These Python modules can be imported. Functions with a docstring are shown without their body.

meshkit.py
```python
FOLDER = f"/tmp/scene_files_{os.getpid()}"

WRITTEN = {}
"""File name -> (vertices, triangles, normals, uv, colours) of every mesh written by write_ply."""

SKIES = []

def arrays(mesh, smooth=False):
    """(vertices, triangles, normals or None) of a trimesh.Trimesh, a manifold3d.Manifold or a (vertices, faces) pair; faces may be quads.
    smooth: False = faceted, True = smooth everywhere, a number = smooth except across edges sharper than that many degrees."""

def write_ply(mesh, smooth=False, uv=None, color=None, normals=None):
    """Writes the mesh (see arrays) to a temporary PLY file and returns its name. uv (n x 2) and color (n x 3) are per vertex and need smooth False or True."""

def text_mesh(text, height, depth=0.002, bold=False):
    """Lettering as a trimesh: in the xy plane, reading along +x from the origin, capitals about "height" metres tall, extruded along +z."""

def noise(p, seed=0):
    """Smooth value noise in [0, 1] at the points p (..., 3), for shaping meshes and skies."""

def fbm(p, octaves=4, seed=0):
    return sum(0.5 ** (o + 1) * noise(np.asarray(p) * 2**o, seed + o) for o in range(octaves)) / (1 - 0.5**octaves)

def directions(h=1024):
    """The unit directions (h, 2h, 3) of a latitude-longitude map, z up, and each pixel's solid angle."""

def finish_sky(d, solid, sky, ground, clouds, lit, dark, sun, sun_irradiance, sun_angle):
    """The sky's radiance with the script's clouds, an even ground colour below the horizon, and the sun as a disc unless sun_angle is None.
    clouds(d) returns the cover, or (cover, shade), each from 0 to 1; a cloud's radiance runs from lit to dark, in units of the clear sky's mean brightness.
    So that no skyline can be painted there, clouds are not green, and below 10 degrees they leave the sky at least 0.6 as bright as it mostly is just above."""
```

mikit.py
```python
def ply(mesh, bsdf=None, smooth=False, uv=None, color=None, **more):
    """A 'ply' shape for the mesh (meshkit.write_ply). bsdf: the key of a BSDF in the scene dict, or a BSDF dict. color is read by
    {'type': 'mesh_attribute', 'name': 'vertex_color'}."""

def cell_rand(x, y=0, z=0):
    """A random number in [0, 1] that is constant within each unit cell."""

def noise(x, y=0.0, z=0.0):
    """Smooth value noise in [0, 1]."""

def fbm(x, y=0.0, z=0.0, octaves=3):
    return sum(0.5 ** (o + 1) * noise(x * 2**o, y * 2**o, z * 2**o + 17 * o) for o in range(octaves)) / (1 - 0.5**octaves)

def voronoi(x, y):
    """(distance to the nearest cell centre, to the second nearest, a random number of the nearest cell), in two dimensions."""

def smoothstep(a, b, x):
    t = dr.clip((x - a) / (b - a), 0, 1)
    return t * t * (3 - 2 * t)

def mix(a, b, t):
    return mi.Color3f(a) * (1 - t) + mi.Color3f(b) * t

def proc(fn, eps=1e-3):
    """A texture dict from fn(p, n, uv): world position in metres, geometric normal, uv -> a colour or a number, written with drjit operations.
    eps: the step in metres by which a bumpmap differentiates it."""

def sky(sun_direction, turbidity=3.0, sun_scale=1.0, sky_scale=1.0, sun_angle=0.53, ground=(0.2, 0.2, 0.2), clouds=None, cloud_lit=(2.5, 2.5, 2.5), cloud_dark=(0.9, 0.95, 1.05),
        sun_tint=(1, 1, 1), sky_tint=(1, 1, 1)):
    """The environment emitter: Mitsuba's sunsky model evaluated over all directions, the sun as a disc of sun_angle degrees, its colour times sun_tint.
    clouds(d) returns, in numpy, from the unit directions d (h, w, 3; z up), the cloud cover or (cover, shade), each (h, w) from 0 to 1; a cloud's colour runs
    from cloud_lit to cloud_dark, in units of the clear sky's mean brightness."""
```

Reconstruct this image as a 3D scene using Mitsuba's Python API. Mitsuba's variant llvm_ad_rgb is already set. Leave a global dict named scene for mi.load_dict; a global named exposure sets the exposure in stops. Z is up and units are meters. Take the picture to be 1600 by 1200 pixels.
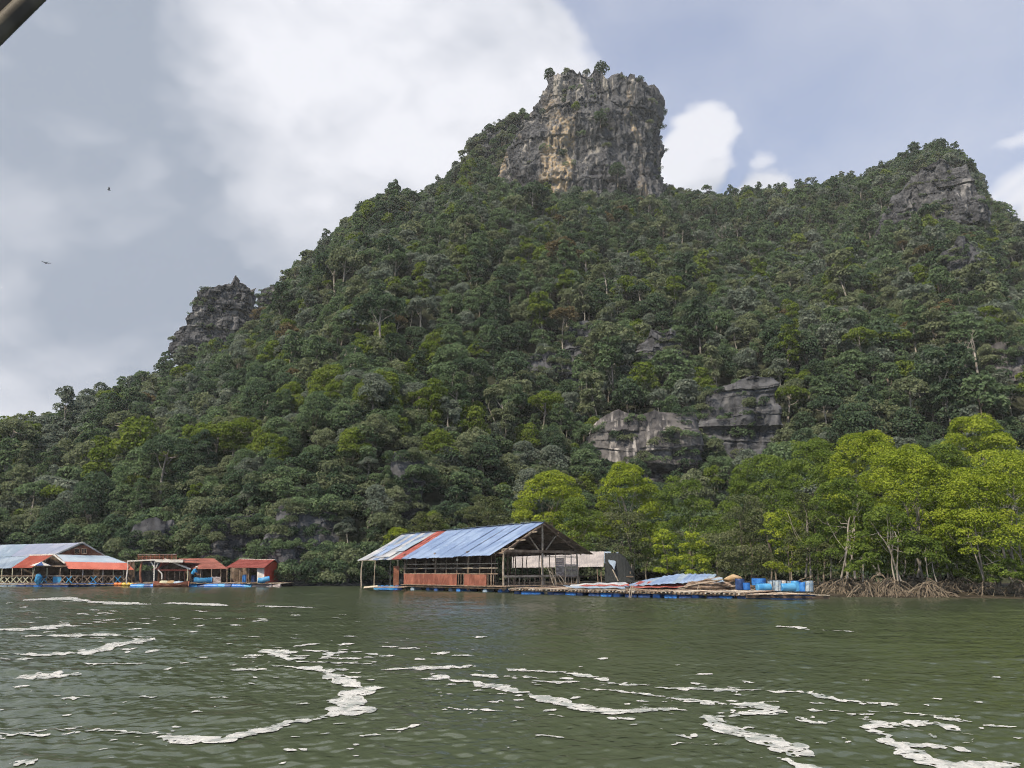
import math, random
import numpy as np, trimesh, drjit as dr, mitsuba as mi
import shapely.geometry as sg
from shapely.ops import unary_union
import meshkit, mikit
from mikit import proc, noise, fbm, voronoi, cell_rand, smoothstep, mix
T = mi.ScalarTransform4f
scene, labels = {}, {}

# ------------------------------------------------------------------ camera, sky, sun, exposure
PITCH = math.radians(13.9)
FOCAL, EYE = 1164.0, 1.8                      # focal length in pixels of a 1600 wide frame; eye height above the water
CP, SP = math.cos(PITCH), math.sin(PITCH)
scene['camera'] = {'type': 'perspective', 'fov': 2 * math.degrees(math.atan(800 / FOCAL)), 'fov_axis': 'x', 'near_clip': 0.05, 'far_clip': 6000.0,
                   'to_world': T().look_at(origin=[0, 0, EYE], target=[0, CP, EYE + SP], up=[0, 0, 1])}
SUN = (-0.55, -0.62, 0.95)
exposure = 2.38


def clouds(d):
    az = np.degrees(np.arctan2(d[..., 0], d[..., 1]))
    el = np.degrees(np.arcsin(np.clip(d[..., 2], -1, 1)))
    # cloud layer coordinates: a warped dome, so that nothing repeats
    q = np.stack([d[..., 0], d[..., 1], d[..., 2] * 1.3], -1)
    w1, w2 = meshkit.fbm(q * 3.1 + 5.0, 5, 3) - .5, meshkit.fbm(q * 3.1 + 31.0, 5, 9) - .5
    fine = meshkit.fbm(q * 9.0 + np.stack([w1, w2, w1], -1) * 2.5, 5, 21)
    big = meshkit.fbm(q * 2.2 + np.stack([w2, w1, w2], -1) * .8, 4, 14)

    def bump(a, e, ra, re, jag=0.9):
        r = np.sqrt(((az - a) / ra) ** 2 + ((el - e) / re) ** 2)
        return 1 - r + jag * (fine - .5) * 1.1

    ss = lambda a, b, x: np.clip((x - a) / (b - a), 0, 1) ** 2 * (3 - 2 * np.clip((x - a) / (b - a), 0, 1))
    bank = ss(-3.5, 4.5, 9.0 - az + (fine - .5) * 22 - np.maximum(el - 36, 0) * .9 + (az < -60) * 60)     # the big bank fills the left
    bank = np.where(np.abs(az) > 100, ss(.40, .62, big + .3 * (fine - .5)), bank)
    cum = np.maximum.reduce([ss(-.05, .42, bump(a, e, ra, re, 1.9)) for a, e, ra, re in ((15.6, 28.2, 4.4, 5.4), (20.0, 25.8, 4.4, 4.6), (12.0, 27.5, 4.0, 4.5), (38.5, 20.5, 5.0, 5.0), (44, 17, 7, 5), (60, 22, 12, 8))])
    veil = .44 + .45 * (big - .5) + .3 * (fine - .5)
    cover = np.maximum(np.maximum(bank, cum), veil)
    # shade: grey undersides and thicker parts of the bank, whiter towards its upper right edge
    g = .42 + .9 * (big - .5) + .95 * (fine - .5) + .45 * (meshkit.fbm(q * 22.0 + np.stack([w2, w1, w2], -1) * 5, 4, 44) - .5)
    edge = az * .8 + (el - 33) * .62 + (w1 + w2) * 14                 # the diagonal seam between the grey sheet and the white heap
    g = np.where(np.abs(az) < 75, g + .46 * ss(-20.0, -27.0, edge) - .26 * ss(-22, -17, edge) * ss(24, 31, el), g)
    g = g - .5 * ss(13.5, 9.0, el) * (az < 20)
    g = np.where(cum > bank, .06 + .6 * ss(2.5, -4.5, el - np.where(az > 28, 21.0, 26.5) + 22 * (fine - .5)), g)
    g = np.where(np.maximum(bank, cum) < veil, .18, g)
    return np.clip(cover, 0, 1), np.clip(g, 0, 1)


scene['sky'] = mikit.sky(SUN, turbidity=3.0, sun_scale=0.85, sky_scale=0.66, sun_angle=2.0, ground=(.06, .07, .05), clouds=clouds,
                         cloud_lit=(2.42, 2.45, 2.62), cloud_dark=(.98, 1.13, 1.40), sun_tint=(.95, .98, 1.03), sky_tint=(1.2, 1.25, 1.42))
labels['sky'] = {'kind': 'structure'}


# ------------------------------------------------------------------ helpers
def ray(px, py):
    u, v = (px - 800) / FOCAL, (600 - py) / FOCAL
    return np.array([u, CP - v * SP, SP + v * CP])


def at(px, py, Y):
    r = ray(px, py)
    return np.array([0, 0, EYE]) + r * (Y / r[1])


def on_water(px, py, z=0.0):
    r = ray(px, py)
    return np.array([0, 0, EYE]) + r * ((z - EYE) / r[2])


def numbered(name):
    if name not in USED:
        USED[name] = 0
        return name
    USED[name] += 1
    return f'{name}_{USED[name]:03d}'


USED = {}


def tag(key, label=None, cat=None, group=None, kind=None):
    e = labels.setdefault(key, {})
    for k, v in (('label', label), ('category', cat), ('group', group), ('kind', kind)):
        if v:
            e[k] = v
    return key


def thing(name, label, cat, group=None):
    return tag(numbered(name), label, cat, group)


def add(name, mesh, bsdf, parent=None, smooth=False, color=None, label=None, kind=None):
    key = numbered((parent + '__' if parent else '') + name)
    scene[key] = mikit.ply(mesh, bsdf, smooth=smooth, color=color)
    if label or kind:
        tag(key, label, kind=kind)
    return key


class MB:
    """Collects simple solids into one mesh."""
    def __init__(s):
        s.v, s.f, s.n = [], [], 0

    def raw(s, v, f):
        v, f = np.asarray(v, float), np.asarray(f, int)
        if f.shape[1] == 4:
            f = np.vstack([f[:, [0, 1, 2]], f[:, [0, 2, 3]]])
        s.v.append(v); s.f.append(f + s.n); s.n += len(v)
        return s

    def mesh(s, m):
        return s.raw(m.vertices, m.faces)

    def hexa(s, p):                             # eight corners: 0-3 bottom ring, 4-7 top ring
        return s.raw(p, [[0, 3, 2, 1], [4, 5, 6, 7], [0, 1, 5, 4], [1, 2, 6, 5], [2, 3, 7, 6], [3, 0, 4, 7]])

    def bar(s, a, b, w, h=None, up=(0, 0, 1)):
        a, b, h = np.asarray(a, float), np.asarray(b, float), h or w
        t = (b - a) / np.linalg.norm(b - a)
        up = np.asarray(up, float)
        if abs(t @ up) > .95:
            up = np.array([.3, 1, 0.])
        x = np.cross(t, up); x /= np.linalg.norm(x)
        y = np.cross(x, t)
        ring = [-x * w / 2 - y * h / 2, x * w / 2 - y * h / 2, x * w / 2 + y * h / 2, -x * w / 2 + y * h / 2]
        return s.hexa([a + r for r in ring] + [b + r for r in ring])

    def slab(s, quad, t):                       # four corners (any plane), thickened by t below
        q = np.asarray(quad, float)
        n = np.cross(q[2] - q[0], q[3] - q[1]); n /= np.linalg.norm(n)
        n = n if n[2] >= 0 else -n
        return s.hexa(np.vstack([q - n * t, q]) if np.cross(q[1] - q[0], q[2] - q[0]) @ n > 0 else np.vstack([(q - n * t)[::-1], q[::-1]]))

    def tube(s, pts, rad, sides=6, cap=True):
        p = np.asarray(pts, float)
        rad = np.broadcast_to(np.asarray(rad, float), (len(p),))
        t = np.gradient(p, axis=0); t /= np.linalg.norm(t, axis=1, keepdims=True) + 1e-9
        ref = np.array([0, 0, 1.]) if abs(t[:, 2]).mean() < .8 else np.array([1., .2, 0])
        x = np.cross(t, ref); x /= np.linalg.norm(x, axis=1, keepdims=True) + 1e-9
        y = np.cross(t, x)
        a = np.arange(sides) * 2 * math.pi / sides
        v = (p[:, None] + rad[:, None, None] * (np.cos(a)[None, :, None] * x[:, None] + np.sin(a)[None, :, None] * y[:, None])).reshape(-1, 3)
        i, j = np.meshgrid(np.arange(len(p) - 1), np.arange(sides), indexing='ij')
        q = np.stack([i * sides + j, i * sides + (j + 1) % sides, (i + 1) * sides + (j + 1) % sides, (i + 1) * sides + j], -1).reshape(-1, 4)
        f = np.vstack([q[:, [0, 2, 1]], q[:, [0, 3, 2]]])
        if cap:
            n = len(v); v = np.vstack([v, p[:1], p[-1:]]); k = np.arange(sides)
            f = np.vstack([f, np.stack([k * 0 + n, k, (k + 1) % sides], 1), np.stack([k * 0 + n + 1, (len(p) - 1) * sides + (k + 1) % sides, (len(p) - 1) * sides + k], 1)])
        return s.raw(v, f)

    def out(s):
        return np.vstack(s.v), np.vstack(s.f)

    def put(s, name, bsdf, parent=None, smooth=False, **k):
        return add(name, s.out(), bsdf, parent, smooth, **k)


def rgb(*c):
    return {'type': 'rgb', 'value': list(c)}


def mat(key, color, rough=.7, spec=.3, **more):
    col = color if isinstance(color, dict) else proc(color) if callable(color) else rgb(*color)
    scene[key] = {'type': 'twosided', 'bsdf': {'type': 'principled', 'base_color': col, 'roughness': rough, 'specular': spec, **more}}
    return key


def stain(c0, c1, scale=1.5, lo=.35, hi=.7, zs=1.0, grain=0.0, gs=14.0):
    """Two tones mixed by noise patches, with optional fine grain."""
    def fn(p, n, uv):
        t = smoothstep(lo, hi, fbm(p.x * scale, p.y * scale, p.z * scale * zs, 4))
        c = mix(c0, c1, t)
        return c * (1 + grain * (noise(p.x * gs, p.y * gs, p.z * gs * zs) - .5)) if grain else c
    return fn


# ------------------------------------------------------------------ materials of the landscape
def rock_fn(dark, mid, pale, ochre=None, streak=.16, zlo=0., zhi=1., beds=0.0):
    def fn(p, n, uv):
        a = fbm(p.x * .22, p.y * .22, p.z * .13, 4)
        v = fbm(p.x * streak * 3.2, p.y * streak * 3.2, p.z * streak * .35 + 7, 4)          # stains that run down the face
        g = fbm(p.x * 1.4, p.y * 1.4, p.z * 1.1, 3)
        c = mix(dark, mid, smoothstep(.36, .62, a * .5 + g * .5))
        c = mix(c, pale, smoothstep(.55, .68, v) * smoothstep(.38, .60, fbm(p.x * .06 + 3, p.y * .06, p.z * .06, 3)))
        if ochre is not None:
            band = smoothstep(zlo, zlo + 10, p.z) * (1 - smoothstep(zhi - 22, zhi, p.z + 26 * (noise(p.x * .13, p.y * .13, 3.) - .5)))
            vein = lambda x0, w: dr.exp(-dr.square((p.x - x0 + 7 * (noise(p.z * .07, x0) - .5)) / w))
            o = smoothstep(.34, .56, fbm(p.x * .12 + 12.5, p.y * .12, p.z * .03 + 1.7, 4) * (vein(17., 9.) + .75 * vein(-4., 5.) + .7 * vein(3., 2.) + .7 * vein(53., 4.) + .25)) * band
            c = mix(c, mix(ochre, pale, smoothstep(.40, .66, g)), o * smoothstep(.30, .5, fbm(p.x * .5, p.y * .5, p.z * .09, 3)))
        k = smoothstep(.60, .70, fbm(p.x * .8 + 9, p.y * .8, p.z * .07, 3))                  # black water streaks
        return mix(c, (.035, .036, .04), k * .75)
    return fn


mat('rock_dark', rock_fn((.042, .045, .053), (.088, .093, .104), (.21, .212, .216)), .9, .15)
mat('rock_summit', rock_fn((.042, .046, .055), (.086, .091, .102), (.25, .243, .228), (.35, .275, .18), .16, 150., 216.), .9, .15)
mat('rock_pale', rock_fn((.056, .056, .062), (.13, .127, .13), (.36, .345, .335), streak=.3), .9, .15)
mat('soil', stain((.016, .020, .012), (.040, .045, .030), .7, .4, .62, grain=.6, gs=3.), 1.0, .05)
mat('mud', stain((.022, .019, .014), (.045, .038, .028), .8, grain=.5), .6, .3)
scene['leaf'] = {'type': 'twosided', 'bsdf': {'type': 'principled', 'base_color': {'type': 'mesh_attribute', 'name': 'vertex_color'}, 'roughness': .55, 'specular': .35}}
scene['leaf_thin'] = {'type': 'principledthin', 'base_color': {'type': 'mesh_attribute', 'name': 'vertex_color'}, 'roughness': .5, 'eta': 1.35, 'diff_trans': .85}
scene['leaf_hill'] = {'type': 'principledthin', 'base_color': {'type': 'mesh_attribute', 'name': 'vertex_color'}, 'roughness': .5, 'eta': 1.35, 'diff_trans': .82}
mat('bark', stain((.12, .10, .08), (.26, .23, .19), 3.0, zs=.5), .9, .1)
mat('bark_pale', stain((.20, .185, .16), (.36, .335, .30), 2.0, zs=.4), .9, .1)
mat('root', stain((.13, .11, .085), (.27, .225, .175), 4.0), .85, .15)
mat('foam_froth', stain((.20, .225, .222), (.37, .385, .385), 7.0, .3, .62, grain=.45, gs=55.), .7, .3)
scene['foam_wet'] = {'type': 'bumpmap', 'scale': 1.0, 'tex': proc(lambda p, n, uv: .006 * fbm(p.x * 22, p.y * 22, 0, 3), .004), 'bsdf': {'type': 'ref', 'id': 'foam_froth'}}


# ------------------------------------------------------------------ the hill: a sheet over (azimuth, run from foot to ridge)
#        px    py   ridge distance
SKY = [(-900, 840, 150), (-500, 760, 160), (-200, 700, 170), (0, 655, 185), (100, 628, 205), (200, 583, 225), (265, 556, 235), (330, 520, 245), (400, 480, 255), (440, 432, 265),
       (500, 378, 285), (560, 318, 300), (610, 290, 315), (650, 300, 320), (700, 270, 325), (735, 240, 328), (760, 258, 326), (800, 282, 322), (850, 286, 320), (905, 268, 320), (980, 268, 320),
       (1030, 282, 328), (1080, 292, 340), (1180, 290, 355), (1240, 290, 365), (1310, 274, 378), (1370, 262, 388), (1410, 240, 394), (1465, 222, 400), (1500, 240, 402),
       (1530, 278, 402), (1550, 318, 400), (1590, 350, 400), (1640, 375, 395), (1800, 420, 380), (2100, 520, 350), (2500, 640, 320)]
FOOT = [(-900, 118), (0, 119), (130, 113), (220, 107), (300, 99), (430, 91.5), (560, 87), (700, 88), (850, 93), (1000, 98), (1200, 98), (1600, 100), (2500, 100)]
CLIFFY = [(-900, 2), (0, 3), (200, 4.5), (420, 6.5), (560, 6), (700, 4), (800, 1), (2500, .5)]
_az, _R, _H = [], [], []
for px, py, R in SKY:
    r = ray(px, py)
    _az.append(math.atan2(r[0], r[1])); _R.append(R); _H.append(EYE + R * r[2] / math.hypot(r[0], r[1]) - 6.0)
_az = np.array(_az)
_faz = [math.atan2(*ray(px, 888)[:2]) for px, _ in FOOT]
_caz = [math.atan2(*ray(px, 888)[:2]) for px, _ in CLIFFY]


def hill_R(a): return np.interp(a, _az, _R)
def hill_H(a): return np.interp(a, _az, _H)
def hill_F(a): return np.interp(a, _faz, [f for _, f in FOOT])


def hill_z(a, s):
    d = hill_F(a) + s * (hill_R(a) - hill_F(a))
    x, y = d * np.sin(a), d * np.cos(a)
    H = hill_H(a)
    foot = np.interp(a, _caz, [c for _, c in CLIFFY])
    z = H * np.minimum(s, 1.0) + foot * (1 - np.exp(-np.maximum(s, 0) / .012)) * np.clip(1 - s, 0, 1) - .55 * np.maximum(s - 1, 0) * (hill_R(a) - hill_F(a))
    q = np.stack([x / 46, y / 46, 0 * x], -1)
    w = np.clip(s * 7, 0, 1) * np.clip((1.0 - s) * 6, 0, 1)
    z = z + w * (26 * (meshkit.fbm(q, 3, 5) - .5) + 8 * (meshkit.fbm(q * 4, 2, 8) - .5))
    return np.where(s < 0, -3.0 * np.minimum(-s * 60, 1), z)


def hill_at(x, y):
    a, d = np.arctan2(x, y), np.hypot(x, y)
    s = (d - hill_F(a)) / (hill_R(a) - hill_F(a))
    return hill_z(a, s), s


def grid_faces(n, m):
    i, j = np.meshgrid(np.arange(n - 1), np.arange(m - 1), indexing='ij')
    q = np.stack([i * m + j, (i + 1) * m + j, (i + 1) * m + j + 1, i * m + j + 1], -1).reshape(-1, 4)
    return np.vstack([q[:, [0, 1, 2]], q[:, [0, 2, 3]]])


ga = np.linspace(_az[0] + .01, _az[-1] - .01, 420)
gs_ = np.concatenate([[-.05, -.02], np.linspace(0, .06, 14), np.linspace(.07, 1.0, 110), np.linspace(1.03, 1.9, 16)])
A_, S_ = np.meshgrid(ga, gs_, indexing='ij')
D_ = hill_F(A_) + S_ * (hill_R(A_) - hill_F(A_))
hv = np.stack([D_ * np.sin(A_), D_ * np.cos(A_), hill_z(A_, S_)], -1)
hv += (meshkit.fbm(hv / 5.0, 3, 4)[..., None] - .5) * np.array([2.5, -2.5, 1.5]) * (S_ > 0)[..., None]
add('hill', (hv.reshape(-1, 3), grid_faces(len(ga), len(gs_))), 'soil', smooth=True)
tag('hill', 'steep forested limestone hill rising from the river', kind='structure')


# ------------------------------------------------------------------ limestone faces
FACES = []


def ridged(p, oc, seed): return 1 - 2 * np.abs(meshkit.fbm(p, oc, seed) - .5)


def cliff(name, bsdf, px, py, Y, W, H, D, seed, face=None, phimax=90, nu=220, nv=110, left=((0, 1), (1, .85)), right=((0, 1), (1, .9)), top=((-1, .8), (0, 1), (1, .8)),
          flute=1.2, ledge=.8, rough=1.6, pinn=2.5, label=None, top_in=.75, beds=0.0, bed_h=3.0, block=1.0):
    """A standing wall of rock, convex in plan: its foot's middle at the point seen at (px, py) at depth Y; W wide, H high, D deep."""
    c = at(px, py, Y)
    fx, fy = face if face else (-c[0], -c[1])
    L = math.hypot(fx, fy); out = np.array([fx / L, fy / L, 0]); side = np.array([-out[1], out[0], 0.])
    u = np.linspace(-1, 1, nu); v = np.concatenate([np.linspace(-.3, 1, nv), np.linspace(1.02, 1.35, 14)])
    U, V = np.meshgrid(u, v, indexing='ij')
    ph = np.radians(phimax) * U
    vc = np.clip(V, 0, 1)
    wl, wr = np.interp(vc, *zip(*left)), np.interp(vc, *zip(*right))
    k = np.where(U < 0, wl, wr)
    inward = np.clip((V - 1) / .35, 0, 1)
    rr = (1 - inward * top_in) * (1 - .10 * vc ** 3)
    cosp = np.cos(ph) if phimax > 90 else np.abs(np.cos(ph)) ** .45
    hx, ho = W / 2 * np.sin(ph) * k * rr, D * cosp * (1 - .12 * vc) * rr
    tp = np.interp(U, *zip(*top)) * H
    Z = np.minimum(V, 1) * tp
    base = c + hx[..., None] * side + ho[..., None] * out
    base[..., 2] = c[2] + Z
    n = (np.sin(ph) * D)[..., None] * side + (np.cos(ph) * W / 2)[..., None] * out
    n /= np.linalg.norm(n, axis=-1, keepdims=True)
    q = base
    s3 = lambda a, b, z: q / np.array([a, b, z])
    dd = rough * 2.2 * (meshkit.fbm(s3(14, 14, 18), 4, seed) - .5)
    dd += flute * (ridged(s3(4.0, 4.0, 26), 3, seed + 5) - .62) * 1.6
    warp = meshkit.fbm(s3(20, 20, 9), 2, seed + 2)
    bz = q[..., 2] / bed_h + 2.6 * warp
    layer = meshkit.fbm(np.stack([bz * 1.3, bz * 0 + seed, q[..., 0] / 60], -1), 3, seed + 4)      # bedding of uneven thickness: undercut joints, proud beds
    dd += ledge * 1.6 * (np.clip((layer - .36) * 7, 0, 1) - .7)
    dd += beds * (meshkit.noise(np.stack([np.floor(bz), 0 * bz, 0 * bz], -1), seed + 11) - .5) * 2
    dd += rough * .7 * (meshkit.fbm(s3(2.6, 2.6, 3.2), 3, seed + 7) - .5) + min(D * .16, .9) * (ridged(s3(1.7, 1.7, 2.6), 3, seed + 17) - .6)
    along = q[..., 0] * side[0] + q[..., 1] * side[1]
    for bw, bh, am in ((bed_h * 1.5, bed_h * .9, .5), (bed_h * .5, bed_h * .42, .22)):      # joint-bounded blocks
        iz = np.floor(q[..., 2] / bh + 1.4 * warp + .5 * layer)
        ia = np.floor(along / bw + .45 * meshkit.fbm(s3(3, 3, 5), 2, seed + 21) + meshkit.noise(np.stack([iz * 3.7, 0 * iz, 0 * iz + seed], -1), 3) * 3)
        dd += block * am * min(D * .5, 2.2) * (meshkit.noise(np.stack([ia * 7.3 + .5, iz * 5.1 + .5, 0 * iz], -1), seed + 23) - .5) * 2
    dd *= np.where(V > 1, .4, 1.0)
    edge = np.clip((1 - np.abs(U)) * 4, 0, 1)
    dd -= (1 - edge) * D * .3 * meshkit.fbm(s3(5, 5, 4), 3, seed + 13)
    P = base + n * dd[..., None]
    up = pinn * (ridged(s3(5, 5, 200), 3, seed + 9) ** 3 - .3) * np.clip((V - .72) / .28, 0, 1) * (1 - inward * .6)
    up += pinn * .6 * (meshkit.fbm(s3(1.6, 1.6, 200), 2, seed + 3) - .5) * np.clip((V - .9) / .1, 0, 1)
    P[..., 2] += up - inward * 2.0
    FACES.append((name, H, P[int(nu * .12):int(nu * .88), int(nv * .25):nv + 2].reshape(-1, 3), out))
    f = grid_faces(nu, len(v))
    key = add(name, (P.reshape(-1, 3), f), bsdf, smooth=30 if nu * nv < 1 else False)
    tag(key, label, kind='structure')
    return key




def hill_depth(px, py):
    """Depth at which the line of sight through this point of the view meets the hill."""
    r = ray(px, py)
    Y = np.arange(70, 520, .5)
    P = np.array([0, 0, EYE]) + r * (Y / r[1])[:, None]
    z, s = hill_at(P[:, 0], P[:, 1])
    hit = np.where((P[:, 2] < z) & (s > 0))[0]
    return float(Y[hit[0]]) if len(hit) else None


CLIFFS = []          # (px0, px1, py0, py1, depth0, depth1): no tree grows on or right in front of these


def outcrop(bsdf, x0, x1, y0, y1, D, seed, back=1.0, grow=1.12, clear=True, thin=.9, **k):
    """A rock face that stands out of the hill between these edges of the view."""
    px = (x0 + x1) / 2
    Y = hill_depth(px, y1) + back
    q = at(px, y1, Y); m = (q[1] * CP + (q[2] - EYE) * SP) / FOCAL
    if clear:
        CLIFFS.append((x0, x1, y0, y1, Y - D - 14, Y + 10 + (y1 - y0) * m, thin))
    return cliff('cliff', bsdf, px, y1 + 5, Y, (x1 - x0) * m * grow, (y1 - y0 + 5) * m * 1.02, D, seed, **k)


cliff('summit_cliff', 'rock_summit', 903, 312, 316, 78, 50, 25, 3, phimax=118, nu=620, nv=240, left=((0, 1.02), (.3, .92), (.6, .72), (.85, .58), (1, .52)), right=((0, .94), (.5, .98), (.85, 1.04), (1, 1.06)),
      top=((-1, .72), (-.72, .88), (-.4, 1.02), (-.1, 1.04), (.3, 1.0), (.62, .98), (.86, .95), (1, .9)), flute=3.8, ledge=.12, rough=3.8, pinn=3.4, label='grey limestone summit cliff with ochre stains', beds=.5, bed_h=9.0, block=.6)
cliff('cliff', 'rock_dark', 783, 300, 338, 44, 38, 13, 4, nu=200, nv=110, left=((0, 1.0), (1, .8)), right=((0, 1), (1, .9)), top=((-1, .45), (-.5, .66), (0, .84), (.6, 1.02), (1, 1.0)), flute=1.4, label='tree covered rock shoulder left of the summit cliff')
CLIFFS += [(768, 1032, 165, 300, 255, 330)]
outcrop('rock_dark', 278, 400, 452, 545, 8, 12, back=2, grow=1.0, nu=260, nv=130, left=((0, 1.1), (1, .62)), right=((0, 1.0), (1, .85)), top=((-1, .6), (-.5, .86), (0, .98), (.25, 1.10), (.5, .98), (1, .9)), pinn=3.4, flute=1.3, ledge=.3,
        label='dark limestone pinnacle on the left ridge')
outcrop('rock_dark', 402, 440, 452, 490, 4, 15, nu=90, nv=60, pinn=3.0, label='small dark rock knob right of the left pinnacle')
outcrop('rock_dark', 1392, 1520, 268, 345, 7, 22, back=3, nu=300, nv=150, left=((0, 1.0), (1, .6)), right=((0, 1), (1, .85)), top=((-1, .45), (-.3, .85), (0, .95), (.3, 1), (1, .8)), flute=2.0, ledge=.15, beds=.2, bed_h=8, pinn=2, rough=2.4, thin=.45,
        label='grey cliff near the top of the right hand peak')
outcrop('rock_dark', 1490, 1536, 380, 465, 5, 31, nu=110, nv=110, label='narrow grey rock rib on the right slope', flute=1.8, ledge=.3)
outcrop('rock_pale', 1524, 1625, 552, 590, 2.5, 41, thin=.6, block=.5, nu=150, nv=70, label='pale cliff at the right edge of the slope', flute=1.3, ledge=.4)
outcrop('rock_pale', 938, 1080, 652, 745, 4, 52, back=1.5, nu=280, nv=170, left=((0, 1), (1, .95)), right=((0, 1), (1, .95)), top=((-1, .8), (-.4, 1), (0, .95), (1, .98)), flute=.7, ledge=.85, beds=.8, bed_h=3.2, block=.5, thin=.88, rough=1.4, pinn=.8,
        label='pale banded cliff above the mangroves')
outcrop('rock_dark', 1092, 1220, 598, 712, 4, 57, back=1.5, nu=260, nv=170, top=((-1, .75), (.3, 1), (1, .9)), flute=1.3, ledge=.5, beds=.5, bed_h=3.6, block=.5, thin=.8, rough=2.2, pinn=1.2, label='dark broken cliff right of the pale banded cliff')
outcrop('rock_dark', 1000, 1068, 528, 585, 3, 63, nu=150, nv=80, flute=1.0, ledge=.35, beds=.4, bed_h=3, rough=2, label='dark stepped rock face in the middle of the slope')
outcrop('rock_dark', 800, 908, 560, 596, 3, 67, nu=150, nv=60, flute=1.1, ledge=.25, beds=.3, bed_h=3, rough=2, label='low dark rock band left of the stepped face')
outcrop('rock_dark', 880, 945, 508, 545, 3, 69, nu=110, nv=60, flute=1.1, ledge=.25, rough=2, label='small rock step above the dark rock band')
outcrop('rock_pale', 748, 800, 610, 650, 2.5, 71, nu=90, nv=50, rough=1.4, label='small pale rock face among trees left of centre')
outcrop('rock_dark', 610, 660, 715, 793, 2, 73, nu=110, nv=80, top=((-1, .9), (1, .8)), flute=.4, ledge=.2, rough=1.0, block=.5, bed_h=1.5, label='brownish bare rock slab above the large house')
cliff('cliff', 'rock_dark', 374, 896, 91.5, 7.5, 7.0, 3.0, 77, nu=200, nv=130, flute=1.3, ledge=.15, block=.6, bed_h=2, label='fluted rock wall behind the red huts')
cliff('cliff', 'rock_dark', 240, 896, 94.5, 7.0, 5.0, 2.5, 79, nu=160, nv=90, flute=1.0, ledge=.2, block=.6, label='dark rock wall behind the blue roofed house')
outcrop('rock_dark', 432, 520, 800, 868, 2.5, 81, clear=False, nu=190, nv=120, flute=1.0, ledge=.2, block=.6, bed_h=1.6, rough=1.6, label='dark overgrown rock wall above the low layered ledge')
cliff('rock_ledge', 'rock_pale', 505, 914, 84.5, 9.5, 1.5, 2.6, 83, nu=220, nv=60, flute=.5, ledge=.4, bed_h=.6, beds=.2, rough=.7, pinn=.3, block=.5, label='low layered rock ledge at the waterline')
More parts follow.
